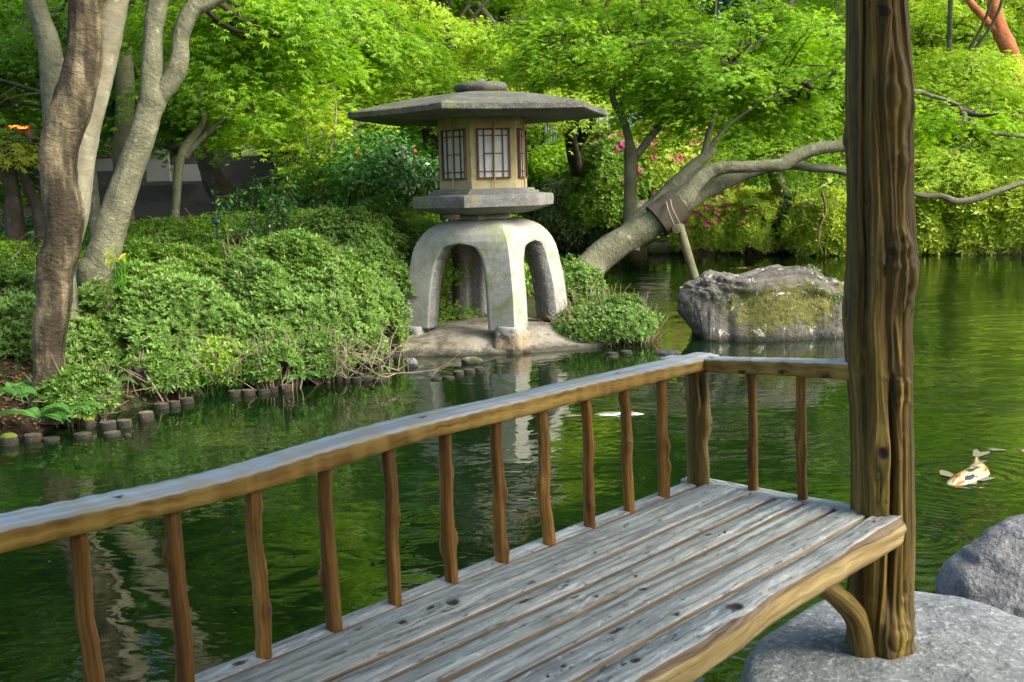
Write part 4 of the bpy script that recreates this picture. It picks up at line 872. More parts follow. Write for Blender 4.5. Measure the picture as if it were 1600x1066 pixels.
# ------------------------------------------------------------------ trees: near trunks on the left bank
def W3(L, d): return [(P(a[0], a[1], a[3] if len(a) > 3 else d), a[2]*.5*(a[3] if len(a) > 3 else d)/F) for a in L]
def to_ground(st):
    b, r = st[0]; g = G(b[0], b[1]); return [(_m([b[0], b[1]+.02, g-.12]), r*1.15)]+st if 0 < b[2]-g < 1.6 and g > .3 else st
def near_tree(name, label, stems, mats, crowns, leaf, d0, burls=(), rough=.08, size=.07, kind='star5', padR=(.45, .9), dens=190, knots=(), segs=40, scars=(), group='maples round the pond'):
    if name != 'leaning_maple': stems = [to_ground(stems[0])]+[to_ground(s_) if s_[0][1] > .05 and s_[0][0][2]-G(s_[0][0][0], s_[0][0][1]) < .9 else s_ for s_ in stems[1:]]
    b = stems[0][0][0]; root = empty(name, (b[0], b[1], max(.05, G(b[0], b[1]))), label, 'tree', group)
    for k, (st, mt) in enumerate(zip(stems, mats)):
        mb = MB(); L = sum(np.linalg.norm(_m(st[i+1][0])-_m(st[i][0])) for i in range(len(st)-1))
        tube(mb, [q[0] for q in st], [q[1] for q in st], n=int(min(240, L/.025)), segs=segs, rough=rough, nf=2.6, seed=k+3, burls=burls if k == 0 else ())
        for (p_, r_, nrm) in (knots if k == 0 else ()):
            n_ = unit(_m(nrm)[None])[0]; tube(mb, [p_, _m(p_)+n_*r_*1.1], [r_, r_*.75], n=5, segs=14, rough=.15, nf=9, seed=9)
        mb.build('trunk', M[mt], root)
    lb = MB(); cb = MB(); tips = [_m(st[-1][0]) for st in stems]
    for (c, r, npad) in crowns:
        c = _m(c); r = _m(r); allp = np.vstack([_m([q[0] for q in st]) for st in stems]); hi = allp[allp[:, 2] > 2.2] if (allp[:, 2] > 2.2).any() else allp[-2:]
        tip = hi[np.argmin(np.linalg.norm(hi-c, axis=1))]; mains = []
        for k in range(max(3, npad//7)):
            e = c+rand_dirs(1)[0]*r*(.35+.4*rng.random()); mid = (tip+e)/2+rand_dirs(1)[0]*.12*np.linalg.norm(e-tip)
            cc, _ = tube(lb, [tip, mid, e], [.045, .026, .012], n=14, segs=7, rough=.1, seed=k); mains.append(cc[3:])
        allm = np.concatenate(mains)
        for k in range(npad):
            d = rand_dirs(1)[0]; pc = c+d*r*rng.random()**.4; R = padR[0]+(padR[1]-padR[0])*rng.random(); j = allm[np.argmin(np.linalg.norm(allm-pc, axis=1))]; mid = (j+pc)/2+_m([0, 0, .1])+rand_dirs(1)[0]*.06
            tube(lb, [j, mid, pc], [.013, .009, .005], n=7, segs=5, caps=False)
            for s_ in range(5):
                e = pc+rand_dirs(1)[0]*_m([R, R, .1])*.8; tube(lb, [mid*.4+pc*.6, e], [.005, .0025], n=3, segs=4, caps=False)
            pad_leaves(cb, pc, R, int(dens*R*R*3.2), size, up=unit(_m([d[0]*.3, d[1]*.3, 1.0])[None])[0], kind=kind, thick=.04)
    if lb.n: lb.build('limbs', M['bark_brown'], root); cb.build('crown', M[leaf], root)
    return root
A1 = W3([(72, 660, 66), (76, 612, 54), (77, 582, 49), (75, 545, 48), (79, 507, 50), (85, 470, 49), (85, 432, 50), (94, 395, 52), (99, 357, 54), (99, 328, 56), (91, 280, 55), (93, 230, 55), (112, 164, 58), (130, 98, 54), (134, 33, 54), (139, -40, 56), (150, -220, 60), (170, -480, 50), (140, -800, 36)], 8.3)
A2 = W3([(76, 600, 24), (82, 520, 28), (91, 460, 30), (104, 400, 34), (118, 330, 40), (130, 230, 44), (144, 164, 45), (158, 98, 46), (172, 33, 46), (181, -20, 44), (205, -220, 38), (225, -480, 30), (260, -800, 20)], 8.85)
A3 = W3([(100, 420, 34), (92, 300, 34), (84, 200, 33), (83, 130, 36), (76, 70, 34), (64, 30, 31), (54, -8, 30), (25, -160, 26), (-20, -400, 20)], 9.3)
near_tree('maple_tree', 'twisted dark maple trunk with pale stems rising behind it at far left', [A1, A2, A3], ['bark_dark', 'bark_pale', 'bark'],
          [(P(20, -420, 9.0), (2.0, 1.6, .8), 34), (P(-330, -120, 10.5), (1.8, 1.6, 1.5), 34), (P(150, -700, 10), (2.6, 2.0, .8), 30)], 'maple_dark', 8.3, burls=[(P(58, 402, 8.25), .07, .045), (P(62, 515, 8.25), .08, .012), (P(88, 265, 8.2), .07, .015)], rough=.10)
Bt = W3([(150, 440, 56), (158, 415, 52), (172, 365, 48), (184, 320, 45), (202, 270, 43), (218, 225, 41), (231, 182, 40), (240, 150, 41), (238, 100, 33), (240, 50, 29), (247, 5, 30), (255, -60, 28), (250, -260, 26), (240, -520, 18)], 9.7)
B2 = W3([(236, 160, 34), (258, 138, 32), (274, 112, 31), (281, 88, 29), (282, 62, 26), (290, 36, 27), (303, 14, 28), (332, 0, 26), (372, -28, 22), (440, -110, 18), (520, -240, 12)], 9.7)
near_tree('maple_tree', 'smooth pale grey maple forking twice beside the dark twisted trunk', [Bt, B2], ['bark', 'bark'],
          [(P(385, 40, 11.6), (1.35, 1.1, .50), 34), (P(260, -330, 10.5), (2.2, 1.6, .8), 34), (P(520, -420, 12), (2.2, 1.6, .7), 22)], 'maple', 9.7, burls=[(P(236, 150, 9.6), .08, .02), (P(288, 60, 9.6), .05, .02)])
C1 = W3([(196, 345, 28), (190, 260, 26), (192, 220, 27), (196, 150, 28), (193, 80, 26), (184, 0, 24), (180, -200, 20)], 13)
near_tree('maple_tree', 'straight grey trunk standing behind the forked pale maple', [C1, W3([(150, 350, 20), (145, 290, 17), (141, 240, 15), (150, 170, 12), (165, 120, 8)], 12.6)], ['bark_green', 'bark'],
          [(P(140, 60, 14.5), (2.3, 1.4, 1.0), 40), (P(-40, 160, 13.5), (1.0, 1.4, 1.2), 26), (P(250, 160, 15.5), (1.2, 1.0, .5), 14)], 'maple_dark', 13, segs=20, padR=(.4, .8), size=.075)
D1 = W3([(274, 345, 15), (274, 328, 13), (276, 300, 13), (279, 262, 14), (289, 232, 15), (304, 212, 14), (316, 195, 12), (317, 180, 11), (312, 164, 10), (315, 141, 8), (326, 110, 7), (322, 70, 5)], 14)
D2 = W3([(290, 246, 9), (303, 230, 9), (318, 215, 9), (348, 187, 9), (362, 168, 9), (373, 150, 8), (394, 125, 7), (413, 108, 6), (455, 85, 5)], 14)
near_tree('maple_tree', 'slender curved pale maple leaning right in front of the grey wall', [D1, D2], ['bark', 'bark'], [(P(400, 150, 14.6), (1.25, 1, .42), 24), (P(330, 90, 15), (1.3, 1.0, .5), 22), (P(285, 215, 15.5), (.7, .6, .3), 6)], 'maple', 14, segs=14, padR=(.32, .6))
near_tree('maple_tree', 'thick dark brown trunk in the shade behind the slender curved maple', [W3([(352, 315, 44), (338, 290, 36), (326, 262, 30), (318, 235, 27), (312, 205, 22), (300, 130, 20), (296, 40, 16)], 19)], ['bark_brown'], [(P(310, 60, 19.5), (2.0, 1.5, 1.2), 24)], 'maple_dark', 19, segs=18, kind='star3', size=.1, dens=110, padR=(.5, 1.0))
near_tree('maple_tree', 'short crooked dark trunks at the far left edge under yellow green leaves', [W3([(22, 345, 30), (20, 300, 22), (14, 262, 18), (12, 235, 12), (26, 205, 8)], 13), W3([(62, 340, 20), (50, 305, 16), (34, 268, 12), (22, 240, 8)], 13)], ['bark_brown', 'bark_brown'], [(P(25, 238, 12.5), (.36, .5, .14), 7)], 'maple_new', 13, segs=16, padR=(.2, .34), dens=260, size=.085)

# ------------------------------------------------------------------ leaning maple with its wooden prop
T1a = W3([(880, 470, 60, 15.0), (905, 440, 56, 15.0), (930, 408, 52), (965, 382, 50), (1000, 362, 48), (1035, 338, 46), (1066, 312, 38), (1085, 288, 30), (1105, 270, 25), (1130, 261, 22), (1165, 261, 21), (1200, 259, 21), (1222, 257, 24), (1245, 243, 23), (1280, 232, 22), (1322, 224, 20), (1370, 190, 14), (1424, 146, 9), (1456, 150, 7), (1490, 161, 7), (1505, 175, 7), (1526, 196, 7), (1552, 207, 7), (1605, 214, 8), (1680, 225, 6)], 15.2)
T1b = W3([(1040, 338, 30), (1075, 316, 30), (1100, 300, 26), (1130, 286, 25), (1165, 272, 22), (1200, 264, 16), (1235, 258, 16), (1270, 262, 15), (1325, 270, 14), (1430, 303, 9), (1470, 306, 10), (1497, 315, 12), (1530, 309, 13), (1565, 297, 10), (1605, 285, 9), (1680, 270, 7)], 15.5)
T1c = W3([(925, 400, 30), (968, 374, 32), (1010, 336, 32), (1050, 296, 30), (1082, 262, 24), (1108, 240, 17), (1118, 230, 12)], 15.9)
T1d = W3([(1098, 252, 12), (1104, 225, 11), (1113, 190, 9), (1120, 160, 7), (1130, 110, 5), (1118, 40, 4), (1122, -40, 3)], 15.9)
T1e = W3([(1104, 236, 7), (1140, 195, 6), (1190, 160, 5), (1260, 130, 4), (1330, 90, 3)], 15.9)
T1f = W3([(1120, 165, 6), (1140, 120, 5), (1190, 60, 4), (1240, 0, 3), (1300, -60, 3)], 15.9)
T1g = W3([(1248, 244, 9), (1262, 222, 8), (1296, 190, 6), (1310, 150, 5)], 15.2)
T1a, T1b, T1c = [[(p_, r_*.88) for p_, r_ in st] for st in (T1a, T1b, T1c)]
lean = near_tree('leaning_maple', 'old maple leaning out over the water on a wooden prop', [T1a, T1b, T1c, T1d, T1e, T1f], ['bark']*6,
                 [(P(1110, 90, 15.9), (1.6, 1.4, .95), 44), (P(1255, 100, 15.9), (1.3, 1.4, .95), 36), (P(1180, 150, 17.6), (1.3, 1.0, .6), 24), (P(1180, -180, 16), (2.6, 1.6, 1.2), 36), (P(1480, 190, 15.3), (1.0, 1.1, .25), 7)], 'maple', 15.2, rough=.10, burls=[(P(1125, 262, 15.1), .06, .03), (P(1015, 372, 14.9), .12, .03)], size=.066, padR=(.36, .75), dens=230)
mb = MB(); wp = W3([(1026, 346, 56), (1040, 335, 55), (1052, 325, 53), (1062, 317, 50)], 15.2); tube(mb, [q[0] for q in wp], [q[1] for q in wp], n=10, segs=24, rough=.04, nf=8); mb.build('burlap_band', M['wrap'], lean)
mb = MB(); 
for (a_, b_) in (((1041, 330), (1053, 352)), ((1047, 326), (1061, 348))):
    tube(mb, [P(a_[0], a_[1]-14, 14.95), P(a_[0]+4, a_[1]+2, 14.8), P(b_[0], b_[1], 14.85), P(b_[0]+2, b_[1]+6, 14.95)], [.012]*4, n=12, segs=6)
mb.build('rope', M['rope'], lean)
pr = empty('wooden_prop', (*PZ(1094, 480, 0)[:2], 0), 'slanting wooden pole propping up the leaning maple from the water', 'prop')
mb = MB(); ptube(mb, [(1062, 352, 13), (1074, 395, 14), (1089, 445, 14), (1103, 492, 14), (1108, 520, 14)], 14.9, n=20, segs=14, rough=.03, seed=3); mb.build('pole', M['bark_green'], pr)
mb = MB(); c0 = P(1061, 357, 14.9); tube(mb, [c0+_m([-.05, -.12, 0]), c0+_m([.06, .28, .0])], [.062, .062], n=6, segs=20); mb.build('crossbar', M['bark_green'], pr)
E1 = W3([(984, 392, 30), (985, 352, 24), (985, 300, 20), (985, 262, 19), (985, 244, 20), (982, 215, 13), (972, 182, 12), (962, 165, 11), (956, 145, 9), (960, 130, 8), (972, 110, 6), (966, 85, 4)], 16.6)
E2 = W3([(987, 246, 14), (1000, 236, 13), (1018, 212, 12), (1036, 190, 10), (1058, 150, 7), (1075, 90, 5), (1095, 20, 4)], 16.6)
E3 = W3([(966, 172, 7), (985, 130, 6), (1002, 90, 5), (1005, 40, 4), (1000, -30, 3)], 16.6); E4 = W3([(1000, 90, 4), (1030, 50, 3), (1080, 40, 3)], 16.6)
near_tree('maple_tree', 'upright forked maple standing behind the leaning trunk', [E1, E2, E3, E4], ['bark_green', 'bark', 'bark_brown', 'bark_brown'], [(P(900, 70, 16.8), (1.3, 1.3, .75), 32), (P(1010, 60, 17), (1.3, 1.3, .9), 30), (P(960, -160, 17), (2.2, 1.6, 1.2), 26), (P(1040, 170, 17.2), (.7, .7, .35), 8)], 'maple', 16.6, segs=18, padR=(.35, .7), dens=220, size=.068)

# ------------------------------------------------------------------ background maples
def bgtree(label, px, d, crowns, leaf, bk='bark_brown', size=.088, kind='star3', dens=190, padR=(.5, 1.0), fork=None, name='maple_tree', group='maples round the pond', top=0, w=30, lean_=0):
    x, y, _ = P(px, 300, d)
    while sdf([x], [y])[0] < .8: d += .5; x, y, _ = P(px, 300, d)
    z = G(x, y); c0 = crowns[0][0]; hz = max(z+1.5, c0[2]-.6)
    b = _m([x, y, z-.1]); tt = _m([x*.6+c0[0]*.4+lean_, y*.6+c0[1]*.4, z+(hz-z)*.55]); t2 = _m([c0[0], c0[1], hz]); r_ = w*.5*d/F
    br = [[(b, r_*1.25), (b*.5+tt*.5+_m([.12, 0, 0]), r_), (tt, r_*.8), (t2, r_*.45)]]
    for k in range(3):
        e = _m(c0)+rand_dirs(1)[0]*_m(crowns[0][1])*.7; e[2] = max(e[2], hz+.2); br.append([(tt, r_*.55), ((tt+e)/2+rand_dirs(1)[0]*.3, r_*.4), (e, r_*.2)])
    return maple(name, label, (x, y, z), br, crowns, leaf, bk, size, kind, dens, padR, group, limb_r=.05)
bgtree('layered green maple at left centre behind the dark twiggy shrub', 470, 18, [(P(420, 115, 17.5), (1.5, 1.4, 1.1), 34), (P(540, 60, 17.5), (1.5, 1.4, .9), 32), (P(470, -220, 18), (2.6, 1.8, 1.6), 34)], 'maple', size=.078, kind='star5', dens=190, padR=(.42, .85), w=22)
bgtree('bright lime green maple directly behind the lantern roof', 700, 22, [(P(650, 95, 21.5), (1.9, 1.8, 1.3), 44), (P(800, 120, 21.5), (1.8, 1.8, 1.0), 38), (P(560, 150, 22), (1.3, 1.5, .8), 22), (P(720, -200, 22), (3.6, 2, 1.8), 40)], 'maple_lime', w=30)
bgtree('lime green maple between the lantern roof and the white fence', 905, 24, [(P(880, 95, 23), (1.7, 1.8, .75), 30), (P(930, 20, 24), (2.0, 1.8, 1.3), 32), (P(900, -300, 24), (3.4, 2, 2.2), 36)], 'maple_lime', w=24)
bgtree('spreading maple with reddish bare limbs behind the leaning maple', 1230, 22, [(P(1180, 150, 21), (2.0, 1.8, 1.5), 42), (P(1290, 60, 22), (2.2, 1.8, 1.6), 40), (P(1240, -260, 22), (3.2, 2, 2), 34)], 'maple', bk='bark_pale', w=26)
bgtree('sunlit maple with orange tinged leaf tips right of the pavilion post', 1500, 21, [(P(1475, 150, 20.5), (1.3, 1.6, 1.0), 34), (P(1570, 200, 20), (1.5, 1.6, .8), 34), (P(1500, 235, 20), (1.6, 1.4, .25), 14), (P(1600, -200, 20), (3, 2, 1.8), 30)], 'maple_lime', bk='bark', w=20)
bgtree('tall pale green maple on the hill at the top right corner', 1460, 33, [(P(1460, 60, 32), (3.2, 2.4, 2.0), 48), (P(1640, 30, 32), (2.8, 2.4, 2.4), 40), (P(1500, -300, 33), (5, 3, 3), 40)], 'maple_lime', size=.115, dens=120, padR=(.7, 1.4), w=22)
bgtree('dark gnarled maple on the slope above the lantern with bare forked limbs', 775, 29, [(P(790, -60, 29), (3.4, 2.4, 1.4), 42), (P(640, -10, 30), (2.8, 2.4, 1.6), 34), (P(980, -60, 30), (3.2, 2.4, 1.6), 34), (P(800, -420, 30), (5, 3, 3), 36)], 'maple', size=.115, dens=120, padR=(.7, 1.4), w=30)
for k, (st) in enumerate(([(770, 78, 12), (778, 55, 13), (765, 30, 11), (745, 5, 9)], [(815, 85, 14), (812, 60, 13), (818, 25, 12), (835, -10, 9)], [(840, 70, 14), (862, 45, 12), (890, 22, 10)], [(752, 75, 9), (748, 40, 9), (728, 10, 7)])):
    if k == 0: gt = empty('gnarled_tree', (*P(790, 80, 27)[:2], G(*P(790, 80, 27)[:2])), 'cluster of bare twisting brown limbs high above the lantern roof', 'tree', 'maples round the pond'); mbx = MB()
    ptube(mbx, [(st[0][0]+(790-st[0][0])*.3, 200, 20)]+st, 27, n=24, segs=12, rough=.12, seed=k)
mbx.build('trunk', M['bark'], gt)
bgtree('leafy green maple filling the space left of the lantern', 560, 26, [(P(530, 170, 25), (2.6, 2, 1.5), 40), (P(430, 60, 27), (3.0, 2, 2.2), 40), (P(400, -260, 27), (4, 3, 3), 40)], 'maple', size=.11, dens=125, padR=(.6, 1.2), w=24)
bgtree('shaded maple far left above the lit orange lamp', 60, 22, [(P(60, 90, 21), (2.6, 2, 1.7), 40), (P(-120, 130, 21), (2.2, 2, 2.2), 26), (P(80, -300, 22), (4, 3, 2.6), 40), (_m([-8.6, 17.4, 5.7]), (2.2, 1.4, 1.3), 44)], 'maple_dark', size=.10, dens=125, padR=(.6, 1.1), w=24)  # last crown is out of view, added to block sky reflected in the pond
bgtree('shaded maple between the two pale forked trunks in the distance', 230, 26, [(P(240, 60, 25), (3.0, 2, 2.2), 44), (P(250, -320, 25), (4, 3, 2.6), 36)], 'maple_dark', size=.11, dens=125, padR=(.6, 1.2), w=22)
# dark evergreens closing the view far behind
ev = [(-620, 24), (-260, 34), (-60, 38), (130, 36), (330, 40), (560, 38), (760, 42), (960, 40), (1150, 37), (1340, 36), (1540, 42), (1740, 38), (1950, 36)]
evn = ['far outside the left edge of the frame', 'beyond the frame at far left', 'behind the far left trunks', 'behind the twisted dark trunk', 'behind the slender curved maple', 'behind the lantern left side', 'behind the lantern finial', 'behind the white corrugated fence', 'behind the leaning maple fork', 'behind the pavilion post', 'behind the red pine trunk', 'right of the red pine trunk', 'beyond the frame at far right']
for (px, d), ln in zip(ev, evn):
    x, y, _ = P(px, 300, d); z = G(x, y); h_ = 8.5+rng.random()*2.5
    root = empty('evergreen_tree', (x, y, z), 'tall dense evergreen '+ln, 'tree', 'evergreens closing the view'); mb = MB()
    tube(mb, [(x, y, z-.2), (x+.2, y, z+h_*.5), (x, y, z+h_)], [.22, .15, .05], n=14, segs=10, rough=.08); mb.build('trunk', M['bark_brown'], root); cb = MB()
    pts, nn = dome_points(15000, (x, y, z+h_*.5), (3.3, 2.4, h_*.56), .22, .6, int(px) % 9, 1.0, -1.0); pts = pts*1.0-nn*(rng.random(len(pts))**2*1.2)[:, None]+rand_dirs(len(pts))*.25
    leaf_batch(cb, pts, nn+rand_dirs(len(pts))*.8, rand_dirs(len(pts))+_m([0, 0, -.3]), .26*(.6+.7*rng.random(len(pts))), 'rhomb', .5); cb.build('crown', M['conifer'], root)
# red pine
pine = empty('red_pine', (*P(1640, 190, 30)[:2], G(*P(1640, 190, 30)[:2])), 'orange barked pine trunk curving up at the top right corner', 'tree')
mb = MB(); ptube(mb, [(1640, 230, 40), (1612, 160, 36), (1594, 125, 32), (1582, 97, 28), (1574, 72, 25), (1560, 40, 23), (1553, 0, 21), (1556, -80, 20), (1600, -200, 16)], 27, n=70, segs=20, rough=.10, seed=4)
ptube(mb, [(1556, 48, 14), (1546, 38, 13), (1532, 22, 12), (1514, 0, 11), (1490, -40, 9), (1440, -120, 7)], 27, n=30, segs=14, rough=.1, seed=5); mb.build('trunk', M['bark_pine'], pine)
cb = MB()
for q in ((1430, -150), (1620, -240), (1540, -260)):
    for s_ in range(8):
        c = P(q[0], q[1], 27)+rng.normal(size=3)*_m([1.2, 1, .4]); pts = c+rng.normal(size=(500, 3))*_m([.5, .5, .14]); leaf_batch(cb, pts, rand_dirs(500), rand_dirs(500)+_m([0, 0, .6]), .16, 'rhomb', .12)
cb.build('crown', M['conifer'], pine)

# ------------------------------------------------------------------ sapling, twiggy shrub, camellia
sp = empty('maple_sapling', (*P(500, 330, 14)[:2], G(*P(500, 330, 14)[:2])), 'thin multi stemmed maple sapling with yellow green leaves left of the lantern', 'tree', 'maples round the pond'); mb = MB(); cb = MB()
for k, st in enumerate(([(500, 340, 5), (503, 280, 5), (515, 240, 4), (525, 180, 3), (520, 130, 2)], [(500, 330, 4), (495, 270, 4), (480, 220, 3), (470, 160, 2)], [(502, 300, 4), (512, 250, 3), (545, 215, 2), (560, 180, 2)], [(500, 320, 3), (490, 280, 3), (460, 245, 2), (430, 220, 2)], [(503, 310, 3), (508, 260, 3), (505, 200, 2), (500, 150, 2)])):
    c, r_ = ptube(mb, st, 14+.1*k, n=20, segs=6, seed=k)
    for j in range(5, 20, 2):
        for s_ in range(2):
            e = c[j]+rand_dirs(1)[0]*_m([.34, .34, .12]); tube(mb, [c[j], e], [.005, .003], n=3, segs=4, caps=False); pad_leaves(cb, e, .20, 26, .07, kind='star5', thick=.02)
mb.build('stems', M['twig'], sp); cb.build('crown', M['maple_lime'], sp)
def twiggy(name, label, px, py, d, r, nst, nleaf, leafm, size, hgt, twm='twig', asp=.4, seed=0, group=None, cat='shrub', down=False):
    c = P(px, py, d); x, y = c[0], c[1]; z = G(x, y); root = empty(name, (x, y, z), label, cat, group); mb = MB(); ends = []
    for k in range(nst):
        e = c+rand_dirs(1)[0]*_m(r)*(.5+.5*rng.random()); b = _m([x+rng.normal()*.08, y+rng.normal()*.08, z]); m_ = (b+e)/2+rng.normal(size=3)*.12
        cc, _ = tube(mb, [b, m_, e], [.011, .007, .003], n=14, segs=5, rough=.1, caps=False); ends.append(cc[5:])
        for s_ in range(7):
            j = cc[5+int(rng.random()*9)]; e2 = j+rand_dirs(1)[0]*_m(r)*.55+_m([0, 0, .04]); c2, _ = tube(mb, [j, (j+e2)/2+rng.normal(size=3)*.04, e2], [.004, .003, .0015], n=7, segs=4, caps=False); ends.append(c2)
    mb.build('stems', M[twm], root); E_ = np.concatenate(ends); pk = E_[rng.integers(0, len(E_), nleaf)]+rand_dirs(nleaf)*.02; cb = MB()
    leaf_batch(cb, pk, rand_dirs(nleaf)+_m([0, -.4, .8]), rand_dirs(nleaf)+_m([0, 0, .2]), size*(.6+.6*rng.random(nleaf)), 'rhomb', asp); cb.build('foliage', M[leafm], root)
    return root
twiggy('twiggy_shrub', 'sparse twiggy shrub with small glossy leaves rising from the hedge at left', 408, 300, 12.0, (.55, .5, .42), 15, 2400, 'camellia', .055, .9, twm='bark_brown')
twiggy('bare_shrub', 'pale bare twiggy shrub with few yellow leaves left of the pavilion post', 1275, 300, 24.3, (1.15, .7, .55), 34, 900, 'maple_new', .09, 1, asp=.5)
mb = MB(); ptube(mb, [(1284, 300, 4), (1290, 330, 4), (1281, 355, 4), (1279, 375, 3), (1285, 397, 3)], 23.8, n=20, segs=5); tag(mb.build('hanging_twig', M['twig']), 'long pale twig hanging down to the far water edge', 'branch')
def leafy(label, px, py, d, r, n, size, leafm, asp=.45, nflow=0, flowers=None, cat='shrub', name='shrub', group='shrubs along the bank', lump=.2, thick=.25, fs=.05, zb=True, up=.3):
    c = P(px, py, d); root = empty(name, (c[0], c[1], G(c[0], c[1])), label, cat, group); cb = MB()
    pts, nn = dome_points(n, c, r, lump, 1.8, int(px) % 7, 1.0, -1.0); pts = pts-nn*(rng.random(len(pts))**1.5*thick)[:, None]+rand_dirs(len(pts))*.05
    ok = pts[:, 2] > np.maximum(.04, ground(pts[:, 0], pts[:, 1])); pts, nn = pts[ok], nn[ok]; m_ = len(pts)
    leaf_batch(cb, pts, nn+_m([0, 0, up])+rand_dirs(m_)*.6, rand_dirs(m_)+nn*.3+_m([0, 0, -.2]), size*(.6+.7*rng.random(m_)), 'rhomb', asp); cb.build('foliage', M[leafm], root)
    if nflow:
        vis = np.where((nn[:, 1] < .1))[0]; k_ = rng.choice(vis, nflow); blossoms(root, pts[k_]+nn[k_]*.10, nn[k_], flowers, fs)
    mb = MB(); b = _m([c[0], c[1], G(c[0], c[1])-.05])
    for p_ in pts[rng.integers(0, m_, 30)]*.9+c*.1: tube(mb, [b+(c-b)*.4, (b+p_)/2+rng.normal(size=3)*.08, p_], [.016, .01, .004], n=8, segs=5, caps=False)
    mb.build('stems', M['bark_brown'], root); return root
leafy('dark glossy camellia bush with a few red flowers behind the lantern', 603, 275, 13.9, (.85, .7, .60), 9000, .075, 'camellia', .5, 16, 'red', name='camellia_bush', fs=.024, thick=.5, lump=.45)
leafy('low dark leafy bush at the foot of the camellia bush', 470, 315, 15.0, (.9, .7, .42), 5000, .07, 'camellia', .5, name='camellia_bush')

# ------------------------------------------------------------------ clipped azalea mounds on the left bank
shrub('azalea_shrub', 'clipped azalea mound at the far left edge behind the twisted trunk', (-4.95, 9.75, .30), (1.30, 1.35, .92), 16000, .045, seed=2, twigs=90)
shrub('azalea_shrub', 'clipped azalea mound between the twisted trunk and the bare stems', (-3.5, 10.3, .38), (1.15, 1.10, .78), 16000, .043, seed=3, twigs=120, lf=2.0)
shrub('azalea_shrub', 'widest clipped azalea mound with grey bare stems showing at its foot', (-2.42, 10.75, .38), (1.10, 1.05, .86), 18000, .042, seed=4, twigs=170, lf=2.0)
shrub('azalea_shrub', 'clipped azalea mound touching the left leg of the lantern', (-1.80, 12.2, .45), (.92, .95, 1.15), 16000, .042, seed=5, twigs=110, lf=2.0)
shrub('azalea_shrub', 'low azalea clump at the water between the apron and the hedge', (-1.66, 11.35, .22), (.46, .42, .42), 3200, .045, seed=6, twigs=60)
shrub('azalea_hedge', 'flat topped clipped hedge running behind the azalea mounds', (-2.9, 13.2, .6), (2.6, 1.0, .88), 15000, .042, 'azalea_top', seed=7, boxy=.7, lump=.06, twigs=40, group=None, cat='hedge')
shrub('azalea_hedge', 'clipped hedge at far left behind the twisted trunk', (-6.4, 12.4, .6), (1.9, 1.2, .72), 8000, .045, 'azalea_top', seed=8, boxy=.8, lump=.08, twigs=30, group=None, cat='hedge')
shrub('azalea_shrub', 'small azalea tuft low over the log stakes right of the fern', (-2.88, 9.55, .2), (.24, .22, .17), 700, .040, 'azalea_lime', seed=9, twigs=20)
shrub('azalea_shrub', 'round azalea shrub overhanging the water right of the lantern', P(950, 510, 11.95), (.52, .42, .27), 3600, .042, seed=10, twigs=170, lump=.28)
shrub('azalea_shrub', 'leafy clump behind the lantern between its legs', (-.05, 14.0, .35), (.9, .45, .42), 2600, .05, 'azalea_top', seed=12, twigs=30)
shrub('azalea_shrub', 'low bright shrub under the leaning trunk behind the lantern right leg', (.80, 14.3, .25), (.50, .5, .40), 1700, .05, 'azalea', seed=13, twigs=40, lump=.35)
for (px, py, rr_, lm, l_) in ((330, 572, (.34, .26, .20), 'azalea_top', 'low leafy clump spilling down the bank between two tangles of bare stems'), (232, 590, (.30, .2, .15), 'azalea', 'low leafy clump on the dark soil under the large leaved plant'), (430, 572, (.30, .22, .22), 'azalea', 'leafy azalea clump drooping over the five stakes at the hedge foot'), (125, 615, (.22, .2, .16), 'azalea', 'small leafy clump at the right of the twisted trunk foot'), (510, 560, (.26, .22, .20), 'azalea', 'light green azalea clump drooping to the water at the hedge corner'), (28, 560, (.5, .35, .42), 'azalea', 'azalea clump at the left edge beside the twisted trunk foot')):
    q = PZ(px, py, .25); shrub('azalea_shrub', l_, (q[0]-.04, q[1]+(.26 if px > 150 else .05), .22), rr_, 1300, .042, lm, seed=px, twigs=24, lump=.3)
for (px, py, l_) in ((285, 600, 'dark low leaves over the flat stakes right of the tallest stake'), (330, 600, 'dark low leaves at the water left of the five stakes'), (600, 535, 'dark low leaves where the hedge meets the cement apron'), (470, 575, 'dark low leaves between the five stakes and the hedge corner')):
    BROAD_LATER.append((l_, px, py))
# grey bare stems sprawling at the foot of the hedge
for (px, py, lb_) in ((285, 560, 'pale bare azalea stems at the foot of the hedge above the dark bank'), (355, 590, 'tangle of grey bare stems hanging over the stakes at the hedge foot'), (575, 580, 'grey twigs hanging into the water left of the apron')):
    q = PZ(px, py, .16); root = empty('bare_azalea', (q[0], q[1], G(q[0], q[1])), lb_, 'stems', 'bare azalea stems'); mb = MB()
    for k in range(18):
        b = _m([q[0]+rng.normal()*.16, q[1]+.2+rng.normal()*.1, q[2]-.05]); e = b+_m([rng.normal()*.30, -.02+rng.normal()*.16, .15+rng.random()*.3]); m_ = (b+e)/2+rng.normal(size=3)*.07
        c_, _ = tube(mb, [b, m_, e], [.006, .0045, .002], n=10, segs=6, rough=.15)
        for s_ in range(4): j = c_[3+s_]; tube(mb, [j, j+rng.normal(size=3)*.04, j+rng.normal(size=3)*.12], [.003, .002, .001], n=5, segs=4, caps=False)
    mb.build('stems', M['twig'], root)
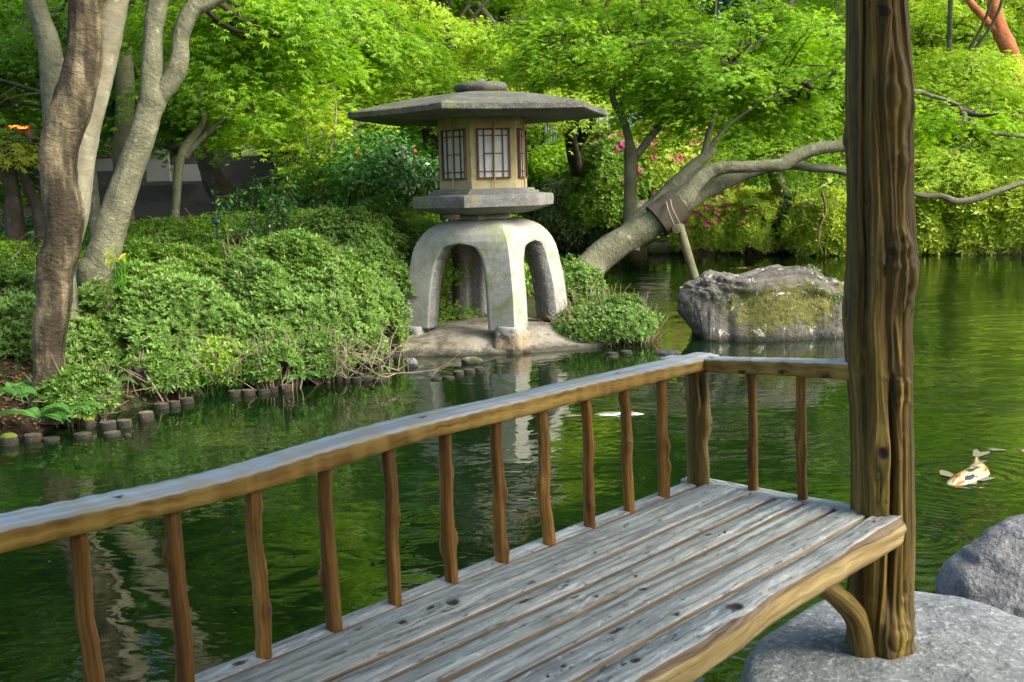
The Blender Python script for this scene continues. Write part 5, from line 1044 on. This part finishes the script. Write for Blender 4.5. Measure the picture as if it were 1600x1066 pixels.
# leaf litter and low ground cover
cb = MB(); xs = rng.uniform(-6, -.8, 26000); ys = rng.uniform(7, 12.5, 26000); d_ = sdf(xs, ys); ok = (d_ > .02) & (d_ < 1.3); xs, ys = xs[ok], ys[ok]; n_ = len(xs)
leaf_batch(cb, np.stack([xs, ys, ground(xs, ys)+.012], -1), rand_dirs(n_)*.5+_m([0, 0, 1]), rand_dirs(n_), .05*(.5+rng.random(n_)), 'rhomb', .5); tag(cb.build('fallen_leaves', M['litter'], kind='stuff'), 'brown fallen leaves lying on the bank soil', 'leaf litter')
cb = MB(); xs = rng.uniform(-12, 3, 30000); ys = rng.uniform(13.5, 30, 30000); ok = (sdf(xs, ys) > .3) & (noise(np.stack([xs, ys, xs*0], -1)*.8, 3) > -.25); xs, ys = xs[ok], ys[ok]; n_ = len(xs)
leaf_batch(cb, np.stack([xs, ys, ground(xs, ys)+.05+.22*rng.random(n_)], -1), rand_dirs(n_)*.8+_m([0, 0, 1]), rand_dirs(n_), .11*(.5+rng.random(n_)), 'rhomb', .5); tag(cb.build('ground_cover', M['camellia'], kind='stuff'), 'dark low ground cover under the trees', 'ground cover')
cb = MB(); xs = rng.uniform(-2, 26, 60000); ys = rng.uniform(24, 46, 60000); ok = (sdf(xs, ys) > .3); xs, ys = xs[ok], ys[ok]; n_ = len(xs)
leaf_batch(cb, np.stack([xs, ys, ground(xs, ys)+.05+.35*rng.random(n_)], -1), rand_dirs(n_)*.8+_m([0, -.4, 1]), rand_dirs(n_), .20*(.5+rng.random(n_)), 'rhomb', .5); tag(cb.build('slope_undergrowth', M['maple'], kind='stuff'), 'green undergrowth covering the slope beyond the far bank', 'undergrowth')

# ------------------------------------------------------------------ far bank shrubs
FB = [('grey green bamboo grass clump at the far bank beneath the white fence', 905, 335, 28.6, (1.5, .9, 1.0), 4200, .15, 'grey_leaf', .18, 0, None, .05),
      ('green maple leaved bush directly right of the lantern light box', 885, 272, 29.5, (1.5, 1.0, .80), 4200, .14, 'maple', .5, 0, None, .05),
      ('tall azalea with magenta and pale flowers left of the leaning trunk', 955, 300, 28.0, (1.0, .8, 1.5), 5200, .10, 'azalea_top', .36, 46, 'pink', .09),
      ('big azalea covered in magenta flowers on the slope behind the fork', 1040, 255, 28.5, (1.3, .9, 1.0), 5600, .10, 'azalea_lime', .36, 70, 'pink', .10),
      ('azalea with magenta flowers hanging over the water below the leaning trunk', 1112, 345, 25.6, (.95, .7, .85), 6500, .085, 'azalea_lime', .36, 90, 'pink', .10),
      ('bright lime azalea bush next to the magenta azalea at the far bank', 1178, 345, 25.2, (.62, .6, .80), 4600,   .10, 'azalea_lime', .34, 22, 'pink', .09),
      ('dark leafy bush in the gap between two bright azaleas', 1222, 345, 25.4, (.6, .6, .75), 3000, .10, 'camellia', .45, 0, None, .05),
      ('bright leafy rhododendron bush just left of the pavilion post', 1290, 350, 24.6, (.75, .6, .70), 4600, .12, 'azalea_lime', .34, 3, 'pink', .08),
      ('rhododendron bush hidden partly behind the pavilion post', 1375, 345, 24.6, (.8, .6, .78), 3600, .12, 'azalea_lime', .34, 3, 'pink', .08),
      ('bright rhododendron clump right of the post above its dark hollow', 1452, 350, 24.0, (.62, .6, .66), 4200, .12, 'azalea_lime', .34, 2, 'pink', .08),
      ('rhododendron with scattered pink buds near the right edge', 1530, 340, 23.6, (.75, .6, .80), 5200, .12, 'azalea_lime', .34, 12, 'pink', .06),
      ('rightmost rhododendron bush cut by the right edge of the picture', 1612, 335, 23.2, (.8, .6, .85), 4600, .12, 'azalea_lime', .34, 10, 'pink', .06),
      ('lime green bush on the slope behind the bare limb at right', 1480, 285, 26.5, (1.6, .8, .6), 5200, .11, 'azalea_top', .36, 8, 'pink', .06),
      ('lime green bush on the slope below the red pine', 1610, 265, 26, (1.5, .8, .8), 5200, .11, 'azalea_lime', .36, 20, 'pink', .07),
      ('dark bush in the shade behind the leaning trunk limbs', 1180, 285, 27.5, (1.4, .8, .7), 4200, .11, 'maple_dark', .45, 0, None, .05)]
for (l_, px, py, d, r, n_, s_, m_, a_, nf_, fm, fs_) in FB:
    if 'azalea' in l_ or 'rhodo' in l_ or 'lime' in l_:
        c_ = P(px, py+(9 if d < 26 else 0), d); rh = 'azalea' not in l_; root = shrub('rhododendron_bush' if rh else 'azalea_bush', l_, c_, r, int(n_*(.62 if rh else .85)), s_*(1.35 if rh else 1.0), m_, 'shrubs along the bank', .22, 1.0, 6 if rh else 5, seed=int(px) % 13, twigs=14, asp=.30, spread=.8, layers=(1.0, .9))
        if nf_:
            pts, nn = dome_points(nf_*9, c_, _m(r)*1.03, .22, 1.6, int(px) % 13); ok = (nn[:, 1] < .15) & (pts[:, 2] > .25) & (noise(pts*1.6, 9) > (-.15 if d > 26 else -2)) & ((d > 26) | (pts[:, 2] > .1)); blossoms(root, pts[ok][:nf_], nn[ok][:nf_], fm, fs_)
        continue
    leafy(l_, px, py, d, r, int(n_*2.2), s_*1.1, m_, a_, nf_, fm, fs=fs_, name='azalea_bush' if 'azalea' in l_ else ('rhododendron_bush' if 'rhodo' in l_ else 'leafy_bush'), thick=.35)
tag(boulder('bank_rock', P(1012, 335, 27.6), (.55, .4, .35), 'bank_stone', None, None, 4, n=30), 'brown rock half hidden behind the upright forked maple', 'rock')
tag(boulder('bank_rock', P(868, 292, 29.0), (.5, .35, .32), 'bank_stone', None, None, 6, n=30), 'grey rock on the bank just right of the lantern platform', 'rock')
xs_ = [(868, 0), (884, 0), (899, 0), (915, 0), (930, 0), (1025, 1), (1043, 1), (1062, 1), (1195, 2), (1212, 2), (1232, 2)]
for j, (px, g_) in enumerate(xs_):
    d = {0: 28.9, 1: 26.6, 2: 25.4}[g_]; q = P(px, 388, d); grp = {0: ('edging rock from the left right of the lantern leg at the far shore', j), 1: ('edging rock from the left under the burlap band at the far shore', j-5), 2: ('edging rock from the left in the dark gap at the far shore', j-8)}[g_]
    boulder('edging_rock', (q[0], q[1], .08), (.17+.05*rng.random(), .15, .17+.06*rng.random()), 'bank_stone', ordw(grp[1])+' '+grp[0], 'rock', j, n=14, group='rocks edging the far shore')

# ------------------------------------------------------------------ fence, building, lamp, foliage plants
fz = empty('corrugated_fence', (*P(925, 250, 33)[:2], 2.8), 'pale blue corrugated metal fence glimpsed between the trees', 'fence'); mb = MB()
p0, p1 = P(850, 215, 33), P(1010, 212, 33); nx = 260; t_ = np.linspace(0, 1, nx); w_ = .03*np.sin(t_*2*math.pi*40); V = np.stack([np.stack([p0[0]+(p1[0]-p0[0])*t_, p0[1]+(p1[1]-p0[1])*t_+w_, np.full(nx, z_)], -1) for z_ in (2.6, 3.85)]); mb.add(V, grid_faces(2, nx)); mb.build('sheet', M['sheet'], fz)
for q in (0, .33, .66, 1):
    mb = MB(); c = p0*(1-q)+p1*q; box(mb, (c[0], c[1]+.1, 3.2), (.03, 0, 0), (0, .03, 0), (0, 0, .66)); mb.build('fence_post', M['metal_dark'], fz)
bl_ = empty('office_building', (-16, 46, 0), 'tall beige building far behind the maples', 'building'); mb = MB(); box(mb, (-16, 50, 8), (20, 0, 0), (0, 4, 0), (0, 0, 9)); mb.build('wall', M['facade'], bl_)
for fl_ in range(4):
    for k in range(10):
        mb = MB(); c = (-34+4*k, 45.93, 3+3.6*fl_); box(mb, c, (1.3, 0, 0), (0, .06, 0), (0, 0, .9)); w_ = mb.build('window', M['dark_glass'], bl_)
gb_ = empty('garden_house', (*P(250, 300, 22)[:2], 1.0), 'low grey panelled garden building in the shade behind the trunks', 'building')
for k, (x0, x1, y0, y1, m_) in enumerate([(140, 180, 248, 268, 'panel'), (228, 262, 203, 284, 'panel'), (264, 312, 256, 284, 'panel'), (372, 402, 190, 243, 'facade'), (330, 344, 150, 300, 'metal_dark'), (120, 420, 284, 320, 'metal_dark')]):
    a_, b_ = P(x0, y1, 22), P(x1, y0, 22); mb = MB(); box(mb, ((a_[0]+b_[0])/2, a_[1]+.1*k, (a_[2]+b_[2])/2), (abs(b_[0]-a_[0])/2, 0, 0), (0, .04, 0), (0, 0, abs(b_[2]-a_[2])/2)); mb.build('wall_panel', M[m_], gb_)
mb = MB(); a_, b_ = P(60, 330, 24), P(430, 185, 24); box(mb, ((a_[0]+b_[0])/2, a_[1]+.4, 1.9), (abs(b_[0]-a_[0])/2, 0, 0), (0, .3, 0), (0, 0, 1.5)); mb.build('dark_wall', M['metal_dark'], gb_)
lp = empty('wall_lantern', P(18, 207, 19), 'glowing orange lamp at the far left edge under the maples', 'lamp')
for (x0, x1, y0, y1) in ((-6, 16, 196, 202), (20, 42, 196, 201), (-6, 10, 205, 215)):
    a_, b_ = P(x0, y1, 19), P(x1, y0, 19); mb = MB(); box(mb, (a_+b_)/2, (abs(b_[0]-a_[0])/2, 0, 0), (0, .1, 0), (0, 0, abs(b_[2]-a_[2])/2)); mb.build('lamp_glow', M['glow'], lp)
mb = MB(); a_, b_ = P(-14, 218, 19), P(48, 192, 19); box(mb, (a_+b_)/2+_m([0, .25, 0]), (abs(b_[0]-a_[0])/2, 0, 0), (0, .1, 0), (0, 0, abs(b_[2]-a_[2])/2)); mb.build('housing', M['metal_dark'], lp)
gp = P(338, 345, 12.1); gl_ = empty('garden_lamp', (gp[0], gp[1], G(gp[0], gp[1])), 'small dark blue dome garden lamp poking out of the hedge', 'lamp'); a = np.linspace(0, 2*math.pi, 24, endpoint=False); mb = MB()
V = _m([np.stack([gp[0]+r_*np.cos(a), gp[1]+r_*np.sin(a), np.full(24, gp[2]+z_)], -1) for r_, z_ in ((.03, -.035), (.05, -.03), (.052, -.01), (.045, .018), (.028, .036), (.002, .042))]); mb.add(V, grid_faces(6, 24, True)); mb.build('dome', M['lamp_body'], gl_)
mb = MB(); tube(mb, [(gp[0], gp[1], G(gp[0], gp[1])), (gp[0], gp[1], gp[2]-.03)], [.014, .014], n=8, segs=10); mb.build('stem', M['lamp_body'], gl_)

def fern(label, base, n, L, seed):
    r_ = random.Random(seed); root = empty('fern', base, label, 'fern', 'ferns on the bank'); b = _m(base); cb = MB(); mb = MB()
    for k in range(n):
        a = r_.random()*6.28; l = L*(.7+.5*r_.random()); d = _m([math.cos(a), math.sin(a)*.7-.35, 0]); t_ = np.linspace(0, 1, 26)[:, None]
        c = b+d*l*t_+_m([0, 0, 1])*(l*.75*t_-l*.75*t_**2); tube(mb, c[::5], [.004]*len(c[::5]), n=12, segs=4, caps=False)
        tg = np.gradient(c, axis=0); tg = unit(tg); s_ = unit(np.cross(tg, _m([0, 0, 1])[None])); N = np.cross(s_, tg)
        for sg in (1, -1): 
            pl = l*.26*np.sin(np.clip(t_[:, 0]*1.02+.08, 0, 1)*math.pi)**.7
            leaf_batch(cb, c, N, tg*.45+s_*sg, np.maximum(.012, pl*.95), 'rhomb', .085)
            for q in (.3, .55, .75): leaf_batch(cb, c+(unit(tg*.45+s_*sg))*pl[:, None]*q, N, tg*.9+s_*sg*.5, np.maximum(.008, pl*.17), 'rhomb', .4); leaf_batch(cb, c+(unit(tg*.45+s_*sg))*pl[:, None]*q, N, -tg*.6+s_*sg*.7, np.maximum(.008, pl*.15), 'rhomb', .4)
    mb.build('stems', M['fern'], root); cb.build('fronds', M['fern'], root)
for (px, py, z_, n_, L_, l_) in ((62, 655, .14, 9, .34, 'lacy fern over the water between the left log stakes'), (70, 608, .25, 9, .42, 'tall fern fronds in front of the twisted trunk foot'), (110, 640, .2, 7, .26, 'small fern right of the twisted trunk foot'), (15, 615, .35, 7, .36, 'fern at the far left edge in the azalea'), (955, 470, .45, 3, .22, 'single tan fern frond on top of the round shrub'), (470, 590, .15, 5, .2, 'little fern low at the hedge corner near the water'), (165, 600, .25, 6, .24, 'fern under the broad leaved plant on the bank')):
    fern(l_, PZ(px, py, z_), n_, L_, int(px))
def broad(label, px, py, d, n, size, spread, mat='broad', cat='plant', asp=.5, name='broadleaf_plant'):
    c = P(px, py, d); root = empty(name, (c[0], c[1], G(c[0], c[1])), label, cat, 'broad leaved plants'); mb = MB(); cb = MB(); b = _m([c[0], c[1]+.05, max(G(c[0], c[1]), c[2]-.35)])
    for k in range(n):
        e = c+rng.normal(size=3)*_m(spread); tube(mb, [b, (b+e)/2+rng.normal(size=3)*.03, e], [.005, .004, .003], n=7, segs=4, caps=False)
        H = unit((e-b)[None]*_m([1, 1, .2])+rand_dirs(1)*.3+_m([0, -.5, -.1]))[0]; N = unit((_m([0, -.5, 1])+rng.normal(size=3)*.3)[None])[0]; W_ = np.cross(N, H); S = size*(.7+.5*rng.random())
        t_ = np.linspace(0, 1, 9); wdt = asp*S*np.sin(math.pi*t_**.8)*.55; mid = e+np.outer(t_*S, H)-np.outer(.25*S*t_**2, N); V = np.stack([mid+np.outer(wdt, W_)+np.outer(wdt*.3, N), mid, mid-np.outer(wdt, W_)+np.outer(wdt*.3, N)], 1)
        cb.add(V, grid_faces(9, 3), 0, True, rnd=np.full(27, rng.random()))
    mb.build('stems', M['broad' if mat == 'maple_new' else mat], root); cb.build('leaves', M[mat], root)
broad('large leaved bright plant growing out at the foot of the hedge at left', 215, 562, 9.55, 16, .16, (.17, .1, .05))
broad('bright broad leaved plant low beside the twisted trunk', 175, 590, 9.2, 12, .10, (.14, .1, .05))
broad('bright broad leaved plant at the hedge corner left of the lantern leg', 540, 500, 10.75, 30, .10, (.12, .08, .12))
broad('small round leaved climber low in the hedge above the stakes', 412, 560, 10.0, 16, .07, (.08, .08, .09))
broad('low dark leaved plants at the water right of the left fern', 160, 640, 8.9, 46, .06, (.22, .12, .05), 'camellia', asp=.4)
broad('bright new shoot with reddish tips beside the pale forked trunk', 185, 398, 9.3, 12, .11, (.05, .05, .05), 'maple_new', asp=.25)
for (l_, px, py) in BROAD_LATER:
    q = PZ(px, py, .14); broad(l_, px, py-14, q[1]/ray(px, py)[1]+.22, 34, .055, (.16, .09, .05), 'camellia' if px != 600 else 'broad', asp=.45)

cb = MB(); q_ = _m([PZ(rng.uniform(60, 1600), 560+440*rng.random()**1.3, .004) for _ in range(90)]); q_ = q_[sdf(q_[:, 0], q_[:, 1]) < -.15]
leaf_batch(cb, q_, rand_dirs(len(q_))*.12+_m([0, 0, 1]), rand_dirs(len(q_)), .016*(.5+rng.random(len(q_))), 'rhomb', .6); tag(cb.build('floating_specks', M['litter'], kind='stuff'), 'tiny leaf specks floating on the pond', 'leaf specks')
